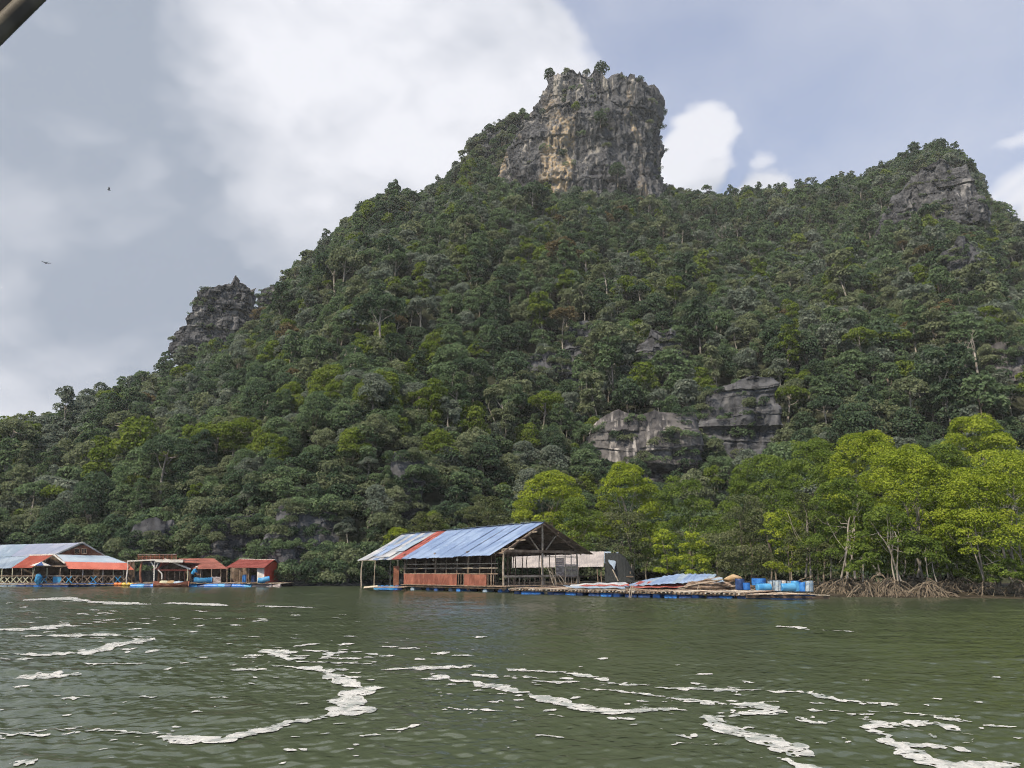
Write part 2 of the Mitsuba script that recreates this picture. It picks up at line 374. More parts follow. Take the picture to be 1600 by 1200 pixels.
cliff('rock_ledge', 'rock_dark', 462, 911, 87.5, 7.5, 3.4, 2.4, 85, nu=190, nv=90, flute=.8, ledge=.3, bed_h=1.0, rough=1.4, pinn=.8, block=.6, label='dark undercut rock right of the red hut')
cliff('rock_ledge', 'rock_dark', 545, 909, 87.5, 9, 3.2, 2.2, 87, nu=200, nv=90, flute=.8, ledge=.3, bed_h=1.0, rough=1.4, pinn=.8, block=.6, label='dark rock bank behind the leftmost house posts')
cliff('rock_ledge', 'rock_dark', 640, 908, 88.5, 11, 3.0, 2.2, 89, nu=200, nv=90, flute=.8, ledge=.3, bed_h=1.0, rough=1.4, pinn=.8, block=.6, label='dark rock bank behind the large house')
CLIFFS += [(344, 400, 830, 875, 78, 96), (226, 252, 855, 885, 78, 97)]


# ------------------------------------------------------------------ trees
def quads(c, n, size, rng, aspect=.62):
    t = rng.normal(size=c.shape); t -= (t * n).sum(1, keepdims=True) * n
    t /= np.linalg.norm(t, axis=1, keepdims=True) + 1e-9
    b = np.cross(n, t) * (size * aspect)[:, None]
    t = t * size[:, None]
    fold = n * (size * .18)[:, None]
    v = np.stack([c - t, c + b + fold, c + t, c - b + fold], 1).reshape(-1, 3)
    k = np.arange(len(c))[:, None] * 4
    return v, np.vstack([k + [0, 1, 2], k + [0, 2, 3]])


def foliage(centres, radii, n, leaf, rng, tones, flat=.8, below=-.35, up=.5, jit=.55):
    """Leaf sprays over the outside of many clumps. tones: list of colours; each clump leans to one of them."""
    w = radii ** 2; w = w / w.sum()
    pick = rng.choice(len(centres), size=int(n * 1.5), p=w)
    d = rng.normal(size=(len(pick), 3)); d /= np.linalg.norm(d, axis=1, keepdims=True)
    d[:, 2] = np.where(d[:, 2] < below, -d[:, 2], d[:, 2])
    r = radii[pick] * (.62 + .42 * rng.random(len(pick)) ** .6)
    c = centres[pick] + d * r[:, None] * np.array([1, 1, flat])
    deep = np.zeros(len(c), bool)
    for q, rq in zip(centres, radii):
        e = (c - q) / np.array([1, 1, flat])
        deep |= (e * e).sum(1) < (rq * .58) ** 2
    keep = np.where(~deep)[0][:n]
    c, d, pick = c[keep], d[keep], pick[keep]
    nn = d * .65 + np.array([0, 0, up]) + rng.normal(size=d.shape) * jit
    nn /= np.linalg.norm(nn, axis=1, keepdims=True)
    size = leaf * (.6 + .7 * rng.random(len(c)))
    v, f = quads(c, nn, size, rng)
    tones = np.asarray(tones, float)
    ct = rng.random(len(centres))
    t = np.clip(ct[pick] * .6 + rng.random(len(c)) * .4, 0, .999) * (len(tones) - 1)
    i = t.astype(int); col = tones[i] * (1 - (t - i))[:, None] + tones[np.minimum(i + 1, len(tones) - 1)] * (t - i)[:, None]
    col = col * (.8 + .4 * rng.random((len(c), 1)))
    return v, f, np.repeat(col, 4, 0)


def limb(p0, p1, r0, r1, rng, n=5, wob=.12):
    p0, p1 = np.asarray(p0, float), np.asarray(p1, float)
    t = np.linspace(0, 1, n)[:, None]
    L = np.linalg.norm(p1 - p0)
    p = p0 + (p1 - p0) * t + L * wob * (rng.normal(size=3) * .7 * np.sin(np.pi * t) + rng.normal(size=3) * .35 * np.sin(2 * np.pi * t))
    return p, np.linspace(r0, r1, n)


def forest_tree(seed, R, H, base, nclump, n, leaf, tones, kind='dome'):
    """Unit tree: crown of radius R reaching height H, its lowest foliage at base."""
    rng = np.random.default_rng(seed)
    hc = H - base
    th = rng.random(nclump) * 2 * np.pi
    if kind == 'umbrella':
        rr = R * np.sqrt(rng.random(nclump)) * .85; zz = H - hc * (.22 + .5 * (rr / R) ** 2) + rng.normal(size=nclump) * .3
        rad = R * rng.uniform(.22, .36, nclump)
    elif kind == 'tall':
        zz = base + hc * rng.random(nclump) ** .8 * .92; rr = R * .75 * np.sqrt(np.clip(1 - ((zz - base) / hc - .35) ** 2 * 1.6, .1, 1)) * rng.random(nclump) ** .5
        rad = R * rng.uniform(.26, .42, nclump)
    else:
        e = rng.random(nclump); rr = R * .74 * np.sqrt(1 - e ** 2) * rng.uniform(.55, 1, nclump); zz = base + hc * (.2 + .62 * e)
        rad = R * rng.uniform(.27, .44, nclump)
    cen = np.stack([rr * np.cos(th), rr * np.sin(th), zz], 1)
    leaves = foliage(cen, rad, n, leaf, rng, tones)
    m = MB()
    top = np.array([rng.normal() * .3, rng.normal() * .3, H - hc * .45])
    m.tube(*limb((0, 0, -2.0), top, .20 * R / 3, .09 * R / 3, rng, 6, .05), 5)
    for i in rng.choice(nclump, min(5, nclump), replace=False):
        z0 = base * .8 + (top[2] - base * .8) * rng.random()
        m.tube(*limb(top * [1, 1, 0] * (z0 / top[2]) + [0, 0, z0], cen[i] - [0, 0, rad[i] * .4], .09 * R / 3, .03, rng, 4), 4, cap=False)
    return leaves, m.out()


DARK = [(0.046, 0.08, 0.052), (0.075, 0.119, 0.071), (0.108, 0.16, 0.094)]
MID = [(0.078, 0.124, 0.067), (0.119, 0.181, 0.094), (0.18, 0.252, 0.133)]
OLIVE = [(0.111, 0.141, 0.084), (0.163, 0.2, 0.114), (0.241, 0.275, 0.17)]
LIME = [(0.083, 0.127, 0.026), (0.138, 0.198, 0.037), (0.209, 0.264, 0.061)]
GREYG = [(0.103, 0.135, 0.11), (0.156, 0.198, 0.159), (0.243, 0.279, 0.225)]
RUST = [(.100, .090, .050), (.15, .125, .068), (.20, .165, .09)]
KINDS = []
for k, (tones, word) in enumerate([(DARK, 'dark green'), (MID, 'mid green'), (OLIVE, 'olive'), (LIME, 'light green'), (GREYG, 'grey green'), (RUST, 'brownish')]):
    for j, (shape, R, H, base, ncl) in enumerate([('dome', 3.5, 8.4, 1.6, 26), ('umbrella', 3.8, 10.5, 6.0, 22), ('tall', 2.6, 11.0, 3.4, 24)]):
        if word == 'brownish' and j == 2:
            continue
        for lod, (n, leaf) in enumerate([(3800, .18), (1500, .29), (660, .45)]):
            g = f'tree_kind_{k}_{j}_{lod}'
            lv, tr = forest_tree(100 + 10 * k + j, R, H, base, ncl, n, leaf, tones, shape)
            scene[g] = {'type': 'shapegroup', 'trunk': mikit.ply(tr, 'bark_pale' if shape != 'dome' or k == 4 else 'bark', smooth=True), 'crown': mikit.ply(lv[:2], 'leaf_hill', color=lv[2])}
        KINDS.append((k, j, word, shape, R, H))
# low shrubs that fill the ground between the trunks
for k, tones in enumerate([DARK, MID, OLIVE]):
    rng = np.random.default_rng(900 + k)
    cen = np.stack([rng.normal(size=9) * 1.2, rng.normal(size=9) * 1.2, .6 + rng.random(9) * 1.4], 1)
    lv = foliage(cen, rng.uniform(.7, 1.2, 9), 1100, .17, rng, tones)
    scene[f'shrub_kind_{k}'] = {'type': 'shapegroup', 'crown': mikit.ply(lv[:2], 'leaf_hill', color=lv[2])}


def to_px(p):
    q = np.asarray(p) - [0, 0, EYE]
    f = q[..., 1] * CP + q[..., 2] * SP
    return 800 + FOCAL * q[..., 0] / f, 600 - FOCAL * (q[..., 2] * CP - q[..., 1] * SP) / f


rng = np.random.default_rng(77)
spots = []
SP_ = 3.15
for i, y in enumerate(np.arange(78, 420, SP_ * .87)):
    for x in np.arange(-260, 330, SP_) + (i % 2) * SP_ / 2:
        spots.append((x + rng.uniform(-1.4, 1.4), y + rng.uniform(-1.4, 1.4)))
spots = np.array(spots)
sz, ss_ = hill_at(spots[:, 0], spots[:, 1])
sa = np.arctan2(spots[:, 0], spots[:, 1])
ok = (ss_ > .006) & (ss_ < 1.05) & (np.abs(sa) < math.radians(43))
spots, sz, ss_, sa = spots[ok], sz[ok], ss_[ok], sa[ok]
P3 = np.column_stack([spots, sz])
qx, qy = to_px(P3)
_, qyt = to_px(P3 + [0, 0, 5.0])
bare = np.zeros(len(P3), bool)
for x0, x1, y0, y1, d0, d1, thin in [(*c, .9)[:7] for c in CLIFFS]:
    ins = (x1 - x0) * .07
    bare |= (rng.random(len(P3)) < thin - .04) & (qx > x0 + ins) & (qx < x1 - ins) & (qy > y0 + 3) & (qyt < y1 - 3) & (spots[:, 1] > d0) & (spots[:, 1] < d1)
cl = meshkit.fbm(np.column_stack([spots / 38, spots[:, 0] * 0]), 3, 33)
cl2 = meshkit.fbm(np.column_stack([spots / 22, spots[:, 0] * 0 + 9]), 2, 51)
trees = []
for i in np.where(~bare)[0]:
    d = math.hypot(*spots[i])
    high = np.clip((P3[i, 2] - 60) / 110, 0, 1)
    w = np.array([1.0 + 1.1 * high, 1.15, .75 - .2 * high, .34 - .24 * high + (.25 if d < 130 else 0), .75, .03])
    w *= np.array([1.6, 1, 1, .7, 1, 1]) if cl[i] < .46 else np.array([.6, 1.1, 1.2, 1.6, 1, 1.3])
    k = rng.choice(6, p=w / w.sum()); j = rng.choice(3, p=[.68, .07, .25]) if k < 5 else rng.choice(2)
    s = (.42 + .56 * rng.random() ** 1.9) * (1.0 - .08 * high) * (.85 if ss_[i] > .97 else 1)
    if rng.random() < .05 and ss_[i] < .9:
        s *= 1.45
    if ss_[i] < .05:
        s *= .75
    trees.append((i, k, j, s, d))
near = sorted(range(len(trees)), key=lambda n: trees[n][4] / trees[n][3])
inview = lambda i: -10 < qx[i] < 1610 and 200 < qyt[i] < 900
# the three hundred that show largest are things of their own
big = set()
for n in near:
    i = trees[n][0]
    hidden = qx[i] > 1010 and qyt[i] > 690                      # behind the mangroves
    hidden |= 575 < qx[i] < 905 and qyt[i] > 838                # behind the large house
    hidden |= qx[i] < 440 and qyt[i] > 862
    if inview(i) and not hidden and len(big) < 300:
        big.add(n)
WORDS = {'dome': 'round crowned', 'umbrella': 'flat topped', 'tall': 'narrow tall'}
nf = 0
for n, (i, k, j, s, d) in enumerate(trees):
    m = T().translate(P3[i].tolist()).rotate([0, 0, 1], float(rng.random() * 360)).rotate([1, 0, 0], float(rng.normal() * 4)).scale([s, s, s * float(rng.uniform(.9, 1.12))])
    g = f'tree_kind_{k}_{j}_{0 if d < 122 else 1 if d < 200 else 2}'
    if n in big:
        kk = next(q for q in KINDS if q[0] == k and q[1] == j)
        side = 'left' if qx[i] < 450 else 'middle' if qx[i] < 800 else 'right'
        key = numbered('forest_tree')
        tag(key, f'{kk[2]} {WORDS[kk[3]]} tree low on the {side} part of the forested slope', 'tree', f'{kk[2]} {WORDS[kk[3]]} trees low on the {side} slope')
    else:
        nf += 1
        key = f'forest__{nf:04d}'
    scene[key] = {'type': 'instance', 'to_world': m, 'g': {'type': 'ref', 'id': g}}
tag('forest', 'dense rainforest covering the upper slopes of the hill', 'forest', kind='stuff')
ns = 0
for _ in range(4500):
    a = rng.uniform(-.72, .72); s = rng.random() ** 1.4
    d = hill_F(a) + s * (hill_R(a) - hill_F(a)); x, y = d * math.sin(a), d * math.cos(a)
    z = float(hill_z(np.array([a]), np.array([s]))[0])
    px, py = to_px(np.array([x, y, z]))
    if any(x0 < px < x1 and y0 < py < y1 for x0, x1, y0, y1 in [c[:4] for c in CLIFFS]) and rng.random() < .93:
        continue
    ns += 1
    q = float(rng.uniform(.6, 1.3))
    scene[f'undergrowth__{ns:04d}'] = {'type': 'instance', 'to_world': T().translate([x, y, z - .3]).rotate([0, 0, 1], float(rng.random() * 360)).scale(q), 'g': {'type': 'ref', 'id': f'shrub_kind_{rng.integers(3)}'}}
for name, H, V, out in FACES:
    if name == 'rock_ledge' or H < 3:
        cnt = 26
    else:
        cnt = 60 if name == 'summit_cliff' else 150 if H == 38 else 26
    for i in rng.integers(0, len(V), cnt):
        ns += 1
        q = float(rng.uniform(.35, 1.0) * (1.3 if name == 'summit_cliff' else .8))
        scene[f'undergrowth__{ns:04d}'] = {'type': 'instance', 'to_world': T().translate((V[i] - [0, 0, .7 * q] - out * .3).tolist()).rotate([0, 0, 1], float(rng.random() * 360)).scale(q), 'g': {'type': 'ref', 'id': f'shrub_kind_{rng.integers(3)}'}}
tag('undergrowth', 'shrubs growing between the trees of the hillside', 'shrubs', kind='stuff')
print('trees', len(trees), 'stuff', nf, 'shrubs', ns)


# ------------------------------------------------------------------ water and foam
_wr = np.random.default_rng(5)
WAVES = []
for lam, amp, n in ((7.0, .012, 5), (3.2, .010, 8), (1.5, .0048, 12), (.75, .0034, 14), (.40, .0036, 16), (.24, .0020, 16)):
    for _ in range(n):
        l = lam * _wr.uniform(.7, 1.4); a = _wr.normal() * .55 + .25
        WAVES.append((2 * math.pi / l * math.sin(a), 2 * math.pi / l * math.cos(a), amp * _wr.uniform(.5, 1.2) / math.sqrt(n / 5), _wr.uniform(0, 6.28)))


def wave(x, y):
    z = 0
    for kx, ky, a, ph in WAVES:
        z = z + a * np.sin(kx * x + ky * y + ph)
    d = x + .25 * y                                                        # the wash of a passing boat on the left
    wash = np.clip((2.0 - d) / 5, 0, 1) * np.clip((30 - y) / 14, 0, 1)
    z = z + wash * .011 * (np.sin(5.6 * (x * .22 + y) + 2.5 * meshkit.noise(np.stack([x / 2.5, y / 2.5, 0 * x], -1), 3)) + .7 * np.sin(8.3 * (x * .05 + y) + 3 * meshkit.noise(np.stack([x / 2, y / 2, 0 * x], -1), 8)))
    g = meshkit.fbm(np.stack([x / 9, y / 14, 0 * x], -1), 2, 71)          # gusts: patches of smoother and rougher water
    return z * (.45 + 1.1 * g)


wy = np.concatenate([np.linspace(-30, 4, 12)[:-1], 4 * np.exp(np.linspace(0, math.log(115 / 4), 760))])
wt = np.concatenate([np.linspace(-3.4, -.86, 16)[:-1], np.linspace(-.86, .86, 560), np.linspace(.86, 3.4, 16)[1:]])
Y_, T_ = np.meshgrid(wy, wt, indexing='ij')
X_ = T_ * (np.maximum(Y_, 0) * .97 + 3.0) + np.sign(T_) * np.maximum(np.abs(T_) - .86, 0) * 60
wz = wave(X_, Y_) * np.clip((118 - Y_) / 12, 0, 1)
_rp = [tuple(map(float, q)) for q in [(2 * math.pi / l * math.sin(a), 2 * math.pi / l * math.cos(a), .020 * l / (2 * math.pi), ph) for l, a, ph in zip(_wr.uniform(.09, .24, 12), _wr.normal(size=12) * .7 + .2, _wr.uniform(0, 6.28, 12))]]


def ripple(p, n, uv):
    h = mi.Float(0)
    for kx, ky, a, ph in _rp:
        h += a * dr.sin(kx * p.x + ky * p.y + ph)
    return h * (.3 + 1.3 * noise(p.x * .35, p.y * .16))


scene['water_bsdf'] = {'type': 'bumpmap', 'scale': 1.0, 'tex': proc(ripple, .01),
                       'bsdf': {'type': 'roughplastic', 'distribution': 'ggx', 'alpha': .02, 'int_ior': 1.33, 'nonlinear': False,
                                'diffuse_reflectance': proc(lambda p, n, uv: mix((.050, .068, .041), (.063, .080, .051), fbm(p.x * .12, p.y * .05, 0, 3)))}}
add('water', (np.stack([X_, Y_, wz], -1).reshape(-1, 3), grid_faces(len(wy), len(wt))[:, ::-1]), 'water_bsdf', smooth=True)
tag('water', 'murky green river water with small ripples', kind='structure')

FOAM = [[(255, 1152, 6), (300, 1158, 10), (345, 1160, 9), (370, 1152, 5), (410, 1144, 6), (445, 1136, 4), (470, 1130, 2.5), (520, 1122, 2.5), (535, 1115, 7), (560, 1112, 8), (575, 1115, 4)],
        [(540, 1110, 6), (555, 1100, 5), (550, 1092, 6), (535, 1090, 6), (560, 1080, 6), (583, 1074, 3)], [(555, 1072, 3), (540, 1065, 4), (520, 1062, 5), (510, 1052, 2), (480, 1048, 4), (450, 1048, 2), (440, 1045, 3)],
        [(470, 1038, 2), (490, 1035, 2), (520, 1035, 2), (545, 1038, 2)], [(505, 1030, 2), (515, 1022, 1.5), (535, 1020, 2)], [(460, 1030, 3), (440, 1025, 2), (420, 1018, 3), (455, 1020, 2)], [(375, 1050, 3), (405, 1050, 2)],
        [(0, 1147, 2), (70, 1148, 3)], [(100, 1147, 1.5), (150, 1141, 2.5), (220, 1143, 2.5), (260, 1146, 1.5)], [(-30, 1135, 2), (30, 1136, 2)], [(35, 1057, 3), (80, 1057, 3), (120, 1057, 2)],
        [(145, 1015, 3), (180, 1010, 3), (215, 1005, 3), (230, 1003, 2)], [(-20, 1020, 1), (60, 1018, 2), (120, 1016, 1)], [(130, 1038, 1.5), (150, 1038, 1.5), (220, 1040, 1)], [(25, 1030, 3), (36, 1029, 3)],
        [(-20, 987, 2), (60, 984, 2), (90, 978, 3)], [(40, 996, 1), (100, 993, 3), (150, 990, 2), (180, 990, 1)], [(50, 937, 1), (90, 937, 2), (130, 940, 1)], [(150, 940, 1), (190, 942.5, 2), (225, 944, 1)],
        [(265, 943.5, 1), (300, 945, 1.9), (345, 947, 1)], [(415, 948, 1), (450, 949, 1.9), (485, 950, 1)], [(445, 1177, 3), (480, 1175, 2)], [(565, 1155, 3), (590, 1154, 2)], [(610, 1148, 2), (640, 1142, 2), (660, 1137, 1)],
        [(30, 1197, 5), (50, 1198, 4)], [(800, 1044, 2), (880, 1047, 1.5), (905, 1052, 3), (940, 1058, 2)], [(960, 1064, 2), (1005, 1070, 2)], [(1030, 1074, 1.5), (1110, 1078, 3), (1200, 1081, 1.5), (1250, 1084, 1.5), (1300, 1094, 3), (1350, 1101, 2), (1400, 1106, 2)],
        [(845, 1090, 4), (870, 1098, 6), (900, 1104, 5), (930, 1113, 7), (960, 1117, 6), (1010, 1112, 4), (1065, 1110, 2)], [(910, 1080, 1.5), (960, 1080, 1.5), (1010, 1086, 2), (1035, 1091, 1)], [(1045, 1091, 1), (1085, 1095, 4), (1130, 1099, 1)],
        [(1155, 1102, 4), (1180, 1100, 4), (1190, 1108, 6), (1215, 1115, 5), (1160, 1116, 3), (1140, 1115, 2)], [(1110, 1125, 4), (1120, 1135, 6), (1150, 1144, 7), (1180, 1152, 7), (1200, 1160, 9), (1230, 1168, 10), (1255, 1175, 6)],
        [(1225, 1186, 4), (1250, 1195, 5), (1275, 1200, 4)], [(1105, 1122, 1.5), (1150, 1121, 1.5)], [(840, 1065, 2), (870, 1067, 4), (900, 1062, 3)], [(800, 1080, 3), (825, 1084, 2)], [(850, 1155, 4), (872, 1155, 3)], [(955, 1128, 2), (985, 1130, 2)],
        [(1050, 1164, 1.5), (1100, 1163, 2), (1140, 1164, 1)], [(1060, 1152, 2), (1085, 1151, 2)], [(1360, 1113, 1.5), (1430, 1118, 1.5), (1510, 1132, 1)], [(1445, 1120, 1.5), (1480, 1130, 2), (1515, 1132, 1)], [(1540, 1137, 1.5), (1580, 1140, 2)],
        [(1355, 1138, 4), (1375, 1135, 4), (1440, 1132, 3), (1490, 1140, 3), (1500, 1143, 1)], [(1360, 1140, 3), (1380, 1150, 3), (1420, 1172, 7), (1450, 1182, 8), (1480, 1190, 9), (1540, 1190, 7), (1590, 1186, 3)], [(1250, 1125, 3), (1280, 1130, 3), (1290, 1133, 1)],
        [(1300, 1112, 3), (1310, 1114, 2)], [(1335, 1120, 2), (1342, 1121, 2)], [(1215, 980, 1), (1250, 981, 1.2), (1265, 983, .6)], [(1290, 985, .6), (1330, 987, .6)], [(600, 1048, 1.5), (660, 1044, 3), (700, 1042, 2), (740, 1040, 1)],
        [(688, 1060, 3), (694, 1061, 3)], [(712, 1065, 3), (718, 1066, 3)], [(745, 1070, 3), (765, 1075, 4), (800, 1079, 3)], [(755, 1056, 4), (775, 1060, 2)], [(1400, 1160, 3), (1510, 1166, 3)], [(700, 1108, 1), (780, 1112, 1.6)], [(330, 1090, 1.2), (350, 1091, 1.5)], [(225, 1086, 2), (240, 1087, 2)]]
fr = np.random.default_rng(11)
blobs = []


def stroke(pts):
    parts = []
    for (x0, y0, h0), (x1, y1, h1) in zip(pts[:-1], pts[1:]):
        k = max(2, int(math.hypot(x1 - x0, (y1 - y0) * 3) / 5))
        for t in np.linspace(0, 1, k):
            x, y, h = x0 + (x1 - x0) * t, y0 + (y1 - y0) * t, (h0 + (h1 - h0) * t) * fr.uniform(.28, .66)
            c = on_water(x + fr.normal() * 2, y + fr.normal() * .25 * h0)
            rr = max(h * c[1] ** 2 / (EYE * FOCAL), .012)
            parts.append(sg.Point(c[0], c[1]).buffer(rr, 8))
    return unary_union(parts)


for pts in FOAM:
    blobs.append(stroke(pts))
for cx, cy, sx, sy, n in ((480, 1040, 90, 16, 70), (180, 1000, 140, 22, 60), (90, 965, 110, 16, 60), (760, 1068, 100, 16, 50), (1000, 1090, 200, 20, 70), (1250, 1130, 160, 25, 60), (420, 1155, 150, 18, 40), (150, 1120, 140, 40, 60), (1450, 1160, 100, 20, 40),
                          (620, 1018, 160, 10, 50), (300, 968, 90, 8, 60), (800, 1100, 700, 60, 60)):
    for _ in range(int(n * .6)):
        px, py = cx + fr.normal() * sx, cy + fr.normal() * sy
        if not 932 < py < 1215:
            continue
        c = on_water(px, py)
        rr = min(fr.uniform(.25, 1.0) ** 2 * 1.4 * c[1] ** 2 / (EYE * FOCAL), .16)
        e = sg.Point(0, 0).buffer(1, 5)
        blobs.append(sg.Polygon([(c[0] + q[0] * rr * fr.uniform(.8, 1.6), c[1] + q[1] * rr * fr.uniform(.6, 1.1)) for q in e.exterior.coords[:-1]]).buffer(0))
shape = unary_union(blobs).buffer(0)
holes = []
for g in getattr(shape, 'geoms', [shape]):
    x0, y0, x1, y1 = g.bounds
    for _ in range(int(g.area * 110)):
        c = (fr.uniform(x0, x1), fr.uniform(y0, y1))
        holes.append(sg.Point(c).buffer(fr.uniform(.006, .03), 4))
for g in getattr(shape, 'geoms', [shape]):               # bites out of the rim, so that it thins out into lace
    L = g.exterior.length
    for _ in range(int(L * 3)):
        q = g.exterior.interpolate(fr.uniform(0, L))
        holes.append(sg.Point(q.x + fr.normal() * .02, q.y + fr.normal() * .02).buffer(fr.uniform(.008, .045), 4))
shape = shape.difference(unary_union(holes))
fv, ff, nfv = [], [], 0
for g in getattr(shape, 'geoms', [shape]):
    if g.area < 1.5e-4:
        continue
    g = g.segmentize(.07)
    r0 = np.array(g.exterior.coords[:-1])
    wob = lambda c: c + .05 * (np.stack([meshkit.fbm(np.column_stack([c * 9, c[:, 0] * 0]), 3, 1), meshkit.fbm(np.column_stack([c * 9, c[:, 0] * 0 + 5]), 3, 2)], 1) - .5) * 2
    g = sg.Polygon(wob(r0), [np.array(h.coords[:-1]) for h in g.interiors]).buffer(0)
    for g in getattr(g, 'geoms', [g]):
        if g.area < 1.5e-4:
            continue
        v, f = trimesh.creation.triangulate_polygon(g, engine='earcut')
        if len(f) == 0:
            continue
        v, f = trimesh.remesh.subdivide_to_size(np.column_stack([v, v[:, 0] * 0]), f, .25, max_iter=12)[:2]
        v[:, 2] = wave(v[:, 0], v[:, 1]) + .007 + .00045 * np.abs(v[:, 1])
        n = np.cross(v[f[:, 1]] - v[f[:, 0]], v[f[:, 2]] - v[f[:, 0]])
        f = np.where(n[:, 2:] < 0, f[:, ::-1], f)
        fv.append(v); ff.append(f + nfv); nfv += len(v)
add('foam', (np.vstack(fv), np.vstack(ff)), 'foam_wet', smooth=True)
tag('foam', 'white foam drifting in streaks on the green water', 'foam', kind='stuff')
print('foam tris', len(np.vstack(ff)))


# ------------------------------------------------------------------ mud bank and mangroves
SHX = [-12, -6, -2, 2, 6, 10, 14, 18, 21.5, 25, 30, 40, 70, 120]
SHY = [104, 96, 86, 79, 74, 69, 64, 58, 51.5, 48.6, 47.6, 46.3, 44.5, 42]


def bank_z(x, y):
    z = np.clip((y - np.interp(x, SHX, SHY)) * .07, -.6, .28)
    return z + .22 * (meshkit.fbm(np.stack([x / 1.6, y / 1.6, 0 * x], -1), 3, 4) - .5)


bx_, by_ = np.meshgrid(np.linspace(-12, 120, 330), np.linspace(40, 112, 180), indexing='ij')
add('mud_bank', (np.stack([bx_, by_, bank_z(bx_, by_)], -1).reshape(-1, 3), grid_faces(330, 180)), 'mud', smooth=True)
tag('mud_bank', 'dark mud bank under the mangroves', kind='structure')

M_LIME = [(.125, .18, .026), (.24, .315, .040), (.38, .44, .065)]
M_MID = [(.075, .125, .030), (.135, .20, .044), (.21, .285, .062)]
M_OLIVE = [(.060, .085, .036), (.095, .120, .052), (.15, .17, .085)]
M_GREY = [(.085, .115, .055), (.135, .165, .082), (.21, .23, .13)]


def mangrove(px, top, low, w, Y, tones, label, kind='dome', stems=2, roots=0, seed=0, bark='bark', lean=0.0, leafk=1.0):
    rng = np.random.default_rng(3000 + seed)
    b = at(px, 900, Y); x0, y0 = b[0], b[1]
    z0 = float(bank_z(np.array(x0), np.array(y0))) if y0 < 100 and x0 > -12 else 0.5
    if x0 < -2:
        z0 = float(hill_at(np.array([x0]), np.array([y0]))[0][0])
    zt, zl = at(px, top, Y)[2], at(px, low, Y)[2]
    m = (Y * CP + (zt - EYE) * .5 * SP) / FOCAL
    W, hc = w * m / 2, max(zt - zl, 1.0)
    key = thing('mangrove_tree', label, 'mangrove tree', None)
    rc = np.clip(.17 * (W * W * hc) ** (1 / 3), .36, .85)
    n = int(np.clip(1.5 * W * (W + hc) / rc ** 1.3 * (1.3 if kind == 'dome' else 1.0), 16, 130))
    th, e = rng.random(n) * 2 * np.pi, rng.random(n)
    if kind == 'dome':                                        # billowing top, hollow below
        e = e ** .75; q = rng.uniform(.72, 1.0, n) ** .6
        rr = W * np.sqrt(1 - np.clip(e, 0, .98) ** 2.2) * q; zz = zl + (hc - rc * .7) * e * (.86 + .14 * q)
    else:                                                     # leafy down to the mud
        rr = W * np.sqrt(np.clip(1 - (e * 1.02 - .32) ** 2 / .52, .05, 1)) * rng.uniform(.35, .95, n); zz = zl + (hc - rc * .6) * e
    cen = np.stack([x0 + rr * np.cos(th) + lean * (zz - z0), y0 + rr * np.sin(th) * .8, zz], 1)
    rad = rc * rng.uniform(.65, 1.3, n)
    leaf = .080 * leafk * (Y / 52) ** .6
    nl = int(np.clip(4.2 * (rad ** 2).sum() / (leaf ** 2) * .55, 2500, 24000))
    v, f, c = foliage(cen, rad, nl, leaf, rng, tones, flat=.72, below=-.25, up=.55, jit=.6)
    add('crown', (v, f), 'leaf_thin', key, color=c)
    for i in range(stems):
        a = rng.random() * 6.28; s = .35 * (i > 0) + .1
        p0 = np.array([x0 + s * math.cos(a), y0 + s * math.sin(a), z0 + (.9 if roots else -.3)])
        p1 = cen[rng.integers(n)] * [.35, .35, 0] + [x0 * .65, y0 * .65, zl + hc * rng.uniform(.35, .7)]
        mb = MB(); r0 = rng.uniform(.055, .10) * (zt / 9) ** .5
        p, r = limb(p0, p1, r0, r0 * .45, rng, 9, .05)
        mb.tube(p, r, 7)
        for _ in range(4):
            k = rng.integers(4, 9)
            mb.tube(*limb(p[k], cen[rng.integers(n)], r[k] * .6, .012, rng, 5, .12), 4, cap=False)
        mb.put('trunk', bark, key, smooth=True)
    if roots:
        mb = MB()
        for _ in range(roots):
            a, R = rng.random() * 6.28, rng.uniform(.4, 2.0)
            h = rng.uniform(.45, 1.25) * (1.1 - R * .18)
            sx, sy = x0 + rng.normal() * .12, y0 + rng.normal() * .12
            t = np.linspace(0, 1, 7)
            ex, ey = sx + R * math.cos(a) * 1.2, sy + R * math.sin(a) * .9
            p = np.stack([sx + (ex - sx) * t ** .8, sy + (ey - sy) * t ** .8, z0 + h * (1 - t ** 2.2) - .45 * t], 1)
            p[1:-1] += rng.normal(size=(5, 3)) * .04
            r0 = rng.uniform(.013, .026)
            mb.tube(p, np.linspace(r0 * 1.2, r0 * .8, 7), 5, cap=False)
            for _ in range(2):
                k = rng.integers(2, 5); d = rng.random() * 6.28
                q = np.stack([p[k] + (np.array([p[k][0] + .5 * math.cos(d), p[k][1] + .5 * math.sin(d), z0 - .4]) - p[k]) * u ** np.array([.7, .7, 1.6]) for u in np.linspace(0, 1, 5)])
                mb.tube(q, r0 * .75, 4, cap=False)
        mb.put('prop_roots', 'root', key, smooth=True, kind='stuff')
    return key


